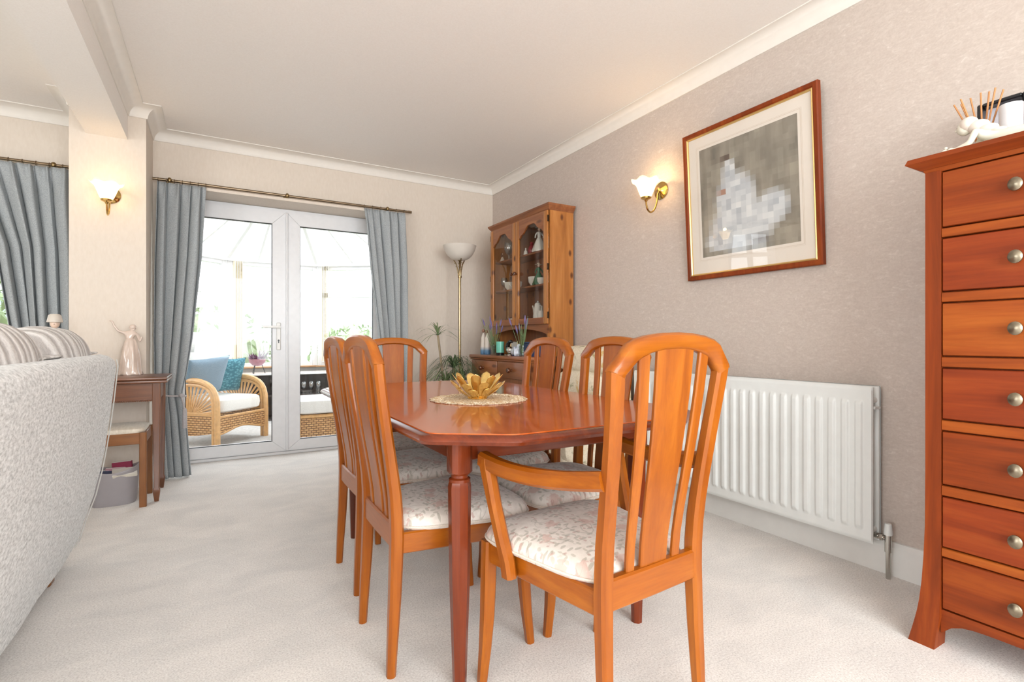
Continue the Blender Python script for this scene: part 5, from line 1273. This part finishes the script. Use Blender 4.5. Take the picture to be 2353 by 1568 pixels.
ot = thing('rattan_footstool', 'rattan footstool with white cushion behind the right hand door', 'footstool', (.985, 5.70, -.01))
w, d = .275, .25
for sx in (-1, 1):
    for sy in (-1, 1):
        m = M(); m.tube([(sx * w, sy * d, 0), (sx * w, sy * d, .25)], .02, 8); mk('leg', m, RAT, ot)
for sy in (-1, 1):
    m = M(); m.tube([(-w, sy * d, .225), (w, sy * d, .225)], .015, 8); mk('rail', m, RAT, ot); m = M(); m.box((0, sy * d, .115), (2 * w, .012, .185)); mk('woven_panel', m, WEAVE, ot, smooth=False)
for sx in (-1, 1):
    m = M(); m.tube([(sx * w, -d, .225), (sx * w, d, .225)], .015, 8); mk('rail', m, RAT, ot); m = M(); m.box((sx * w, 0, .115), (.012, 2 * d, .185)); mk('woven_panel', m, WEAVE, ot, smooth=False)
m = M(); m.box((0, 0, .235), (2 * w - .01, 2 * d - .01, .02)); mk('seat_board', m, RAT, ot)
m = M(); cushion(m, (0, 0, .325), (2 * w + .04, 2 * d + .04, .16), .3, 28, 10, e=.22); mk('cushion', m, WC, ot)
md = thing('display_table', 'low dark display cabinet with glassware under the conservatory windows', 'cabinet', (1.05, 7.15, -.01))
DKG = plain('dark_cabinet', srgb(70, 64, 62), .3, var=.1)
m = M(); m.box((0, 0, .575), (1.9, .42, .02), .004); mk('glass_top', m, plain('pale_top', srgb(220, 222, 222), .1), md)
m = M(); m.box((0, .2, .29), (1.86, .02, .55)); m.box((-.92, 0, .29), (.02, .4, .55)); m.box((.92, 0, .29), (.02, .4, .55)); m.box((0, 0, .01), (1.86, .4, .02)); m.box((0, 0, .3), (1.84, .36, .015)); mk('carcass', m, DKG, md, smooth=False)
for k in range(7):
    lathe_thing('wine_glass', 'small wine glass in a row on the dark display cabinet shelf', 'glass', (.62 + k * .09, 7.08, .2985), [(r * .8, z * .9) for r, z in goblet], CRYSTAL, 'wine glasses in the display cabinet')
fb = thing('flower_bowl', 'purple and pink flower bowl on wire legs behind the door handle', 'flower arrangement', (.44, 7.1, .575))
m = M()
for a in (0, 2.1, 4.2): m.tube([(.09 * math.cos(a), .09 * math.sin(a), 0), (.045 * math.cos(a), .045 * math.sin(a), .13)], .004, 6)
mk('wire_leg', m, BLACK, fb)
m = M(); m.lathe([(0, .09), (.05, .1), (.09, .14), (.1, .18), (.095, .18), (.08, .145), (0, .11)], 24); mk('bowl', m, plain('rose_bowl', srgb(170, 120, 130), .4), fb)
m = M(); r2 = random.Random(2)
for i in range(70):
    a = r2.uniform(0, 2 * PI); q = r2.uniform(0, .1); p = Vector((q * math.cos(a), q * math.sin(a), .17)); d_ = Vector((math.cos(a) * .8, math.sin(a) * .8, r2.uniform(.2, 1.2))) * r2.uniform(.05, .13); s_ = d_.cross(Vector((0, 0, 1))).normalized() * .012
    vv = [m.bm.verts.new(x) for x in (p, p + d_ * .5 + s_, p + d_, p + d_ * .5 - s_)]; m.bm.faces.new(vv)
o_ = mk('petals', m, plain('mixed_petals', srgb(120, 84, 110), .7, var=.5, scale=25), fb, smooth=False); o_['kind'] = 'stuff'
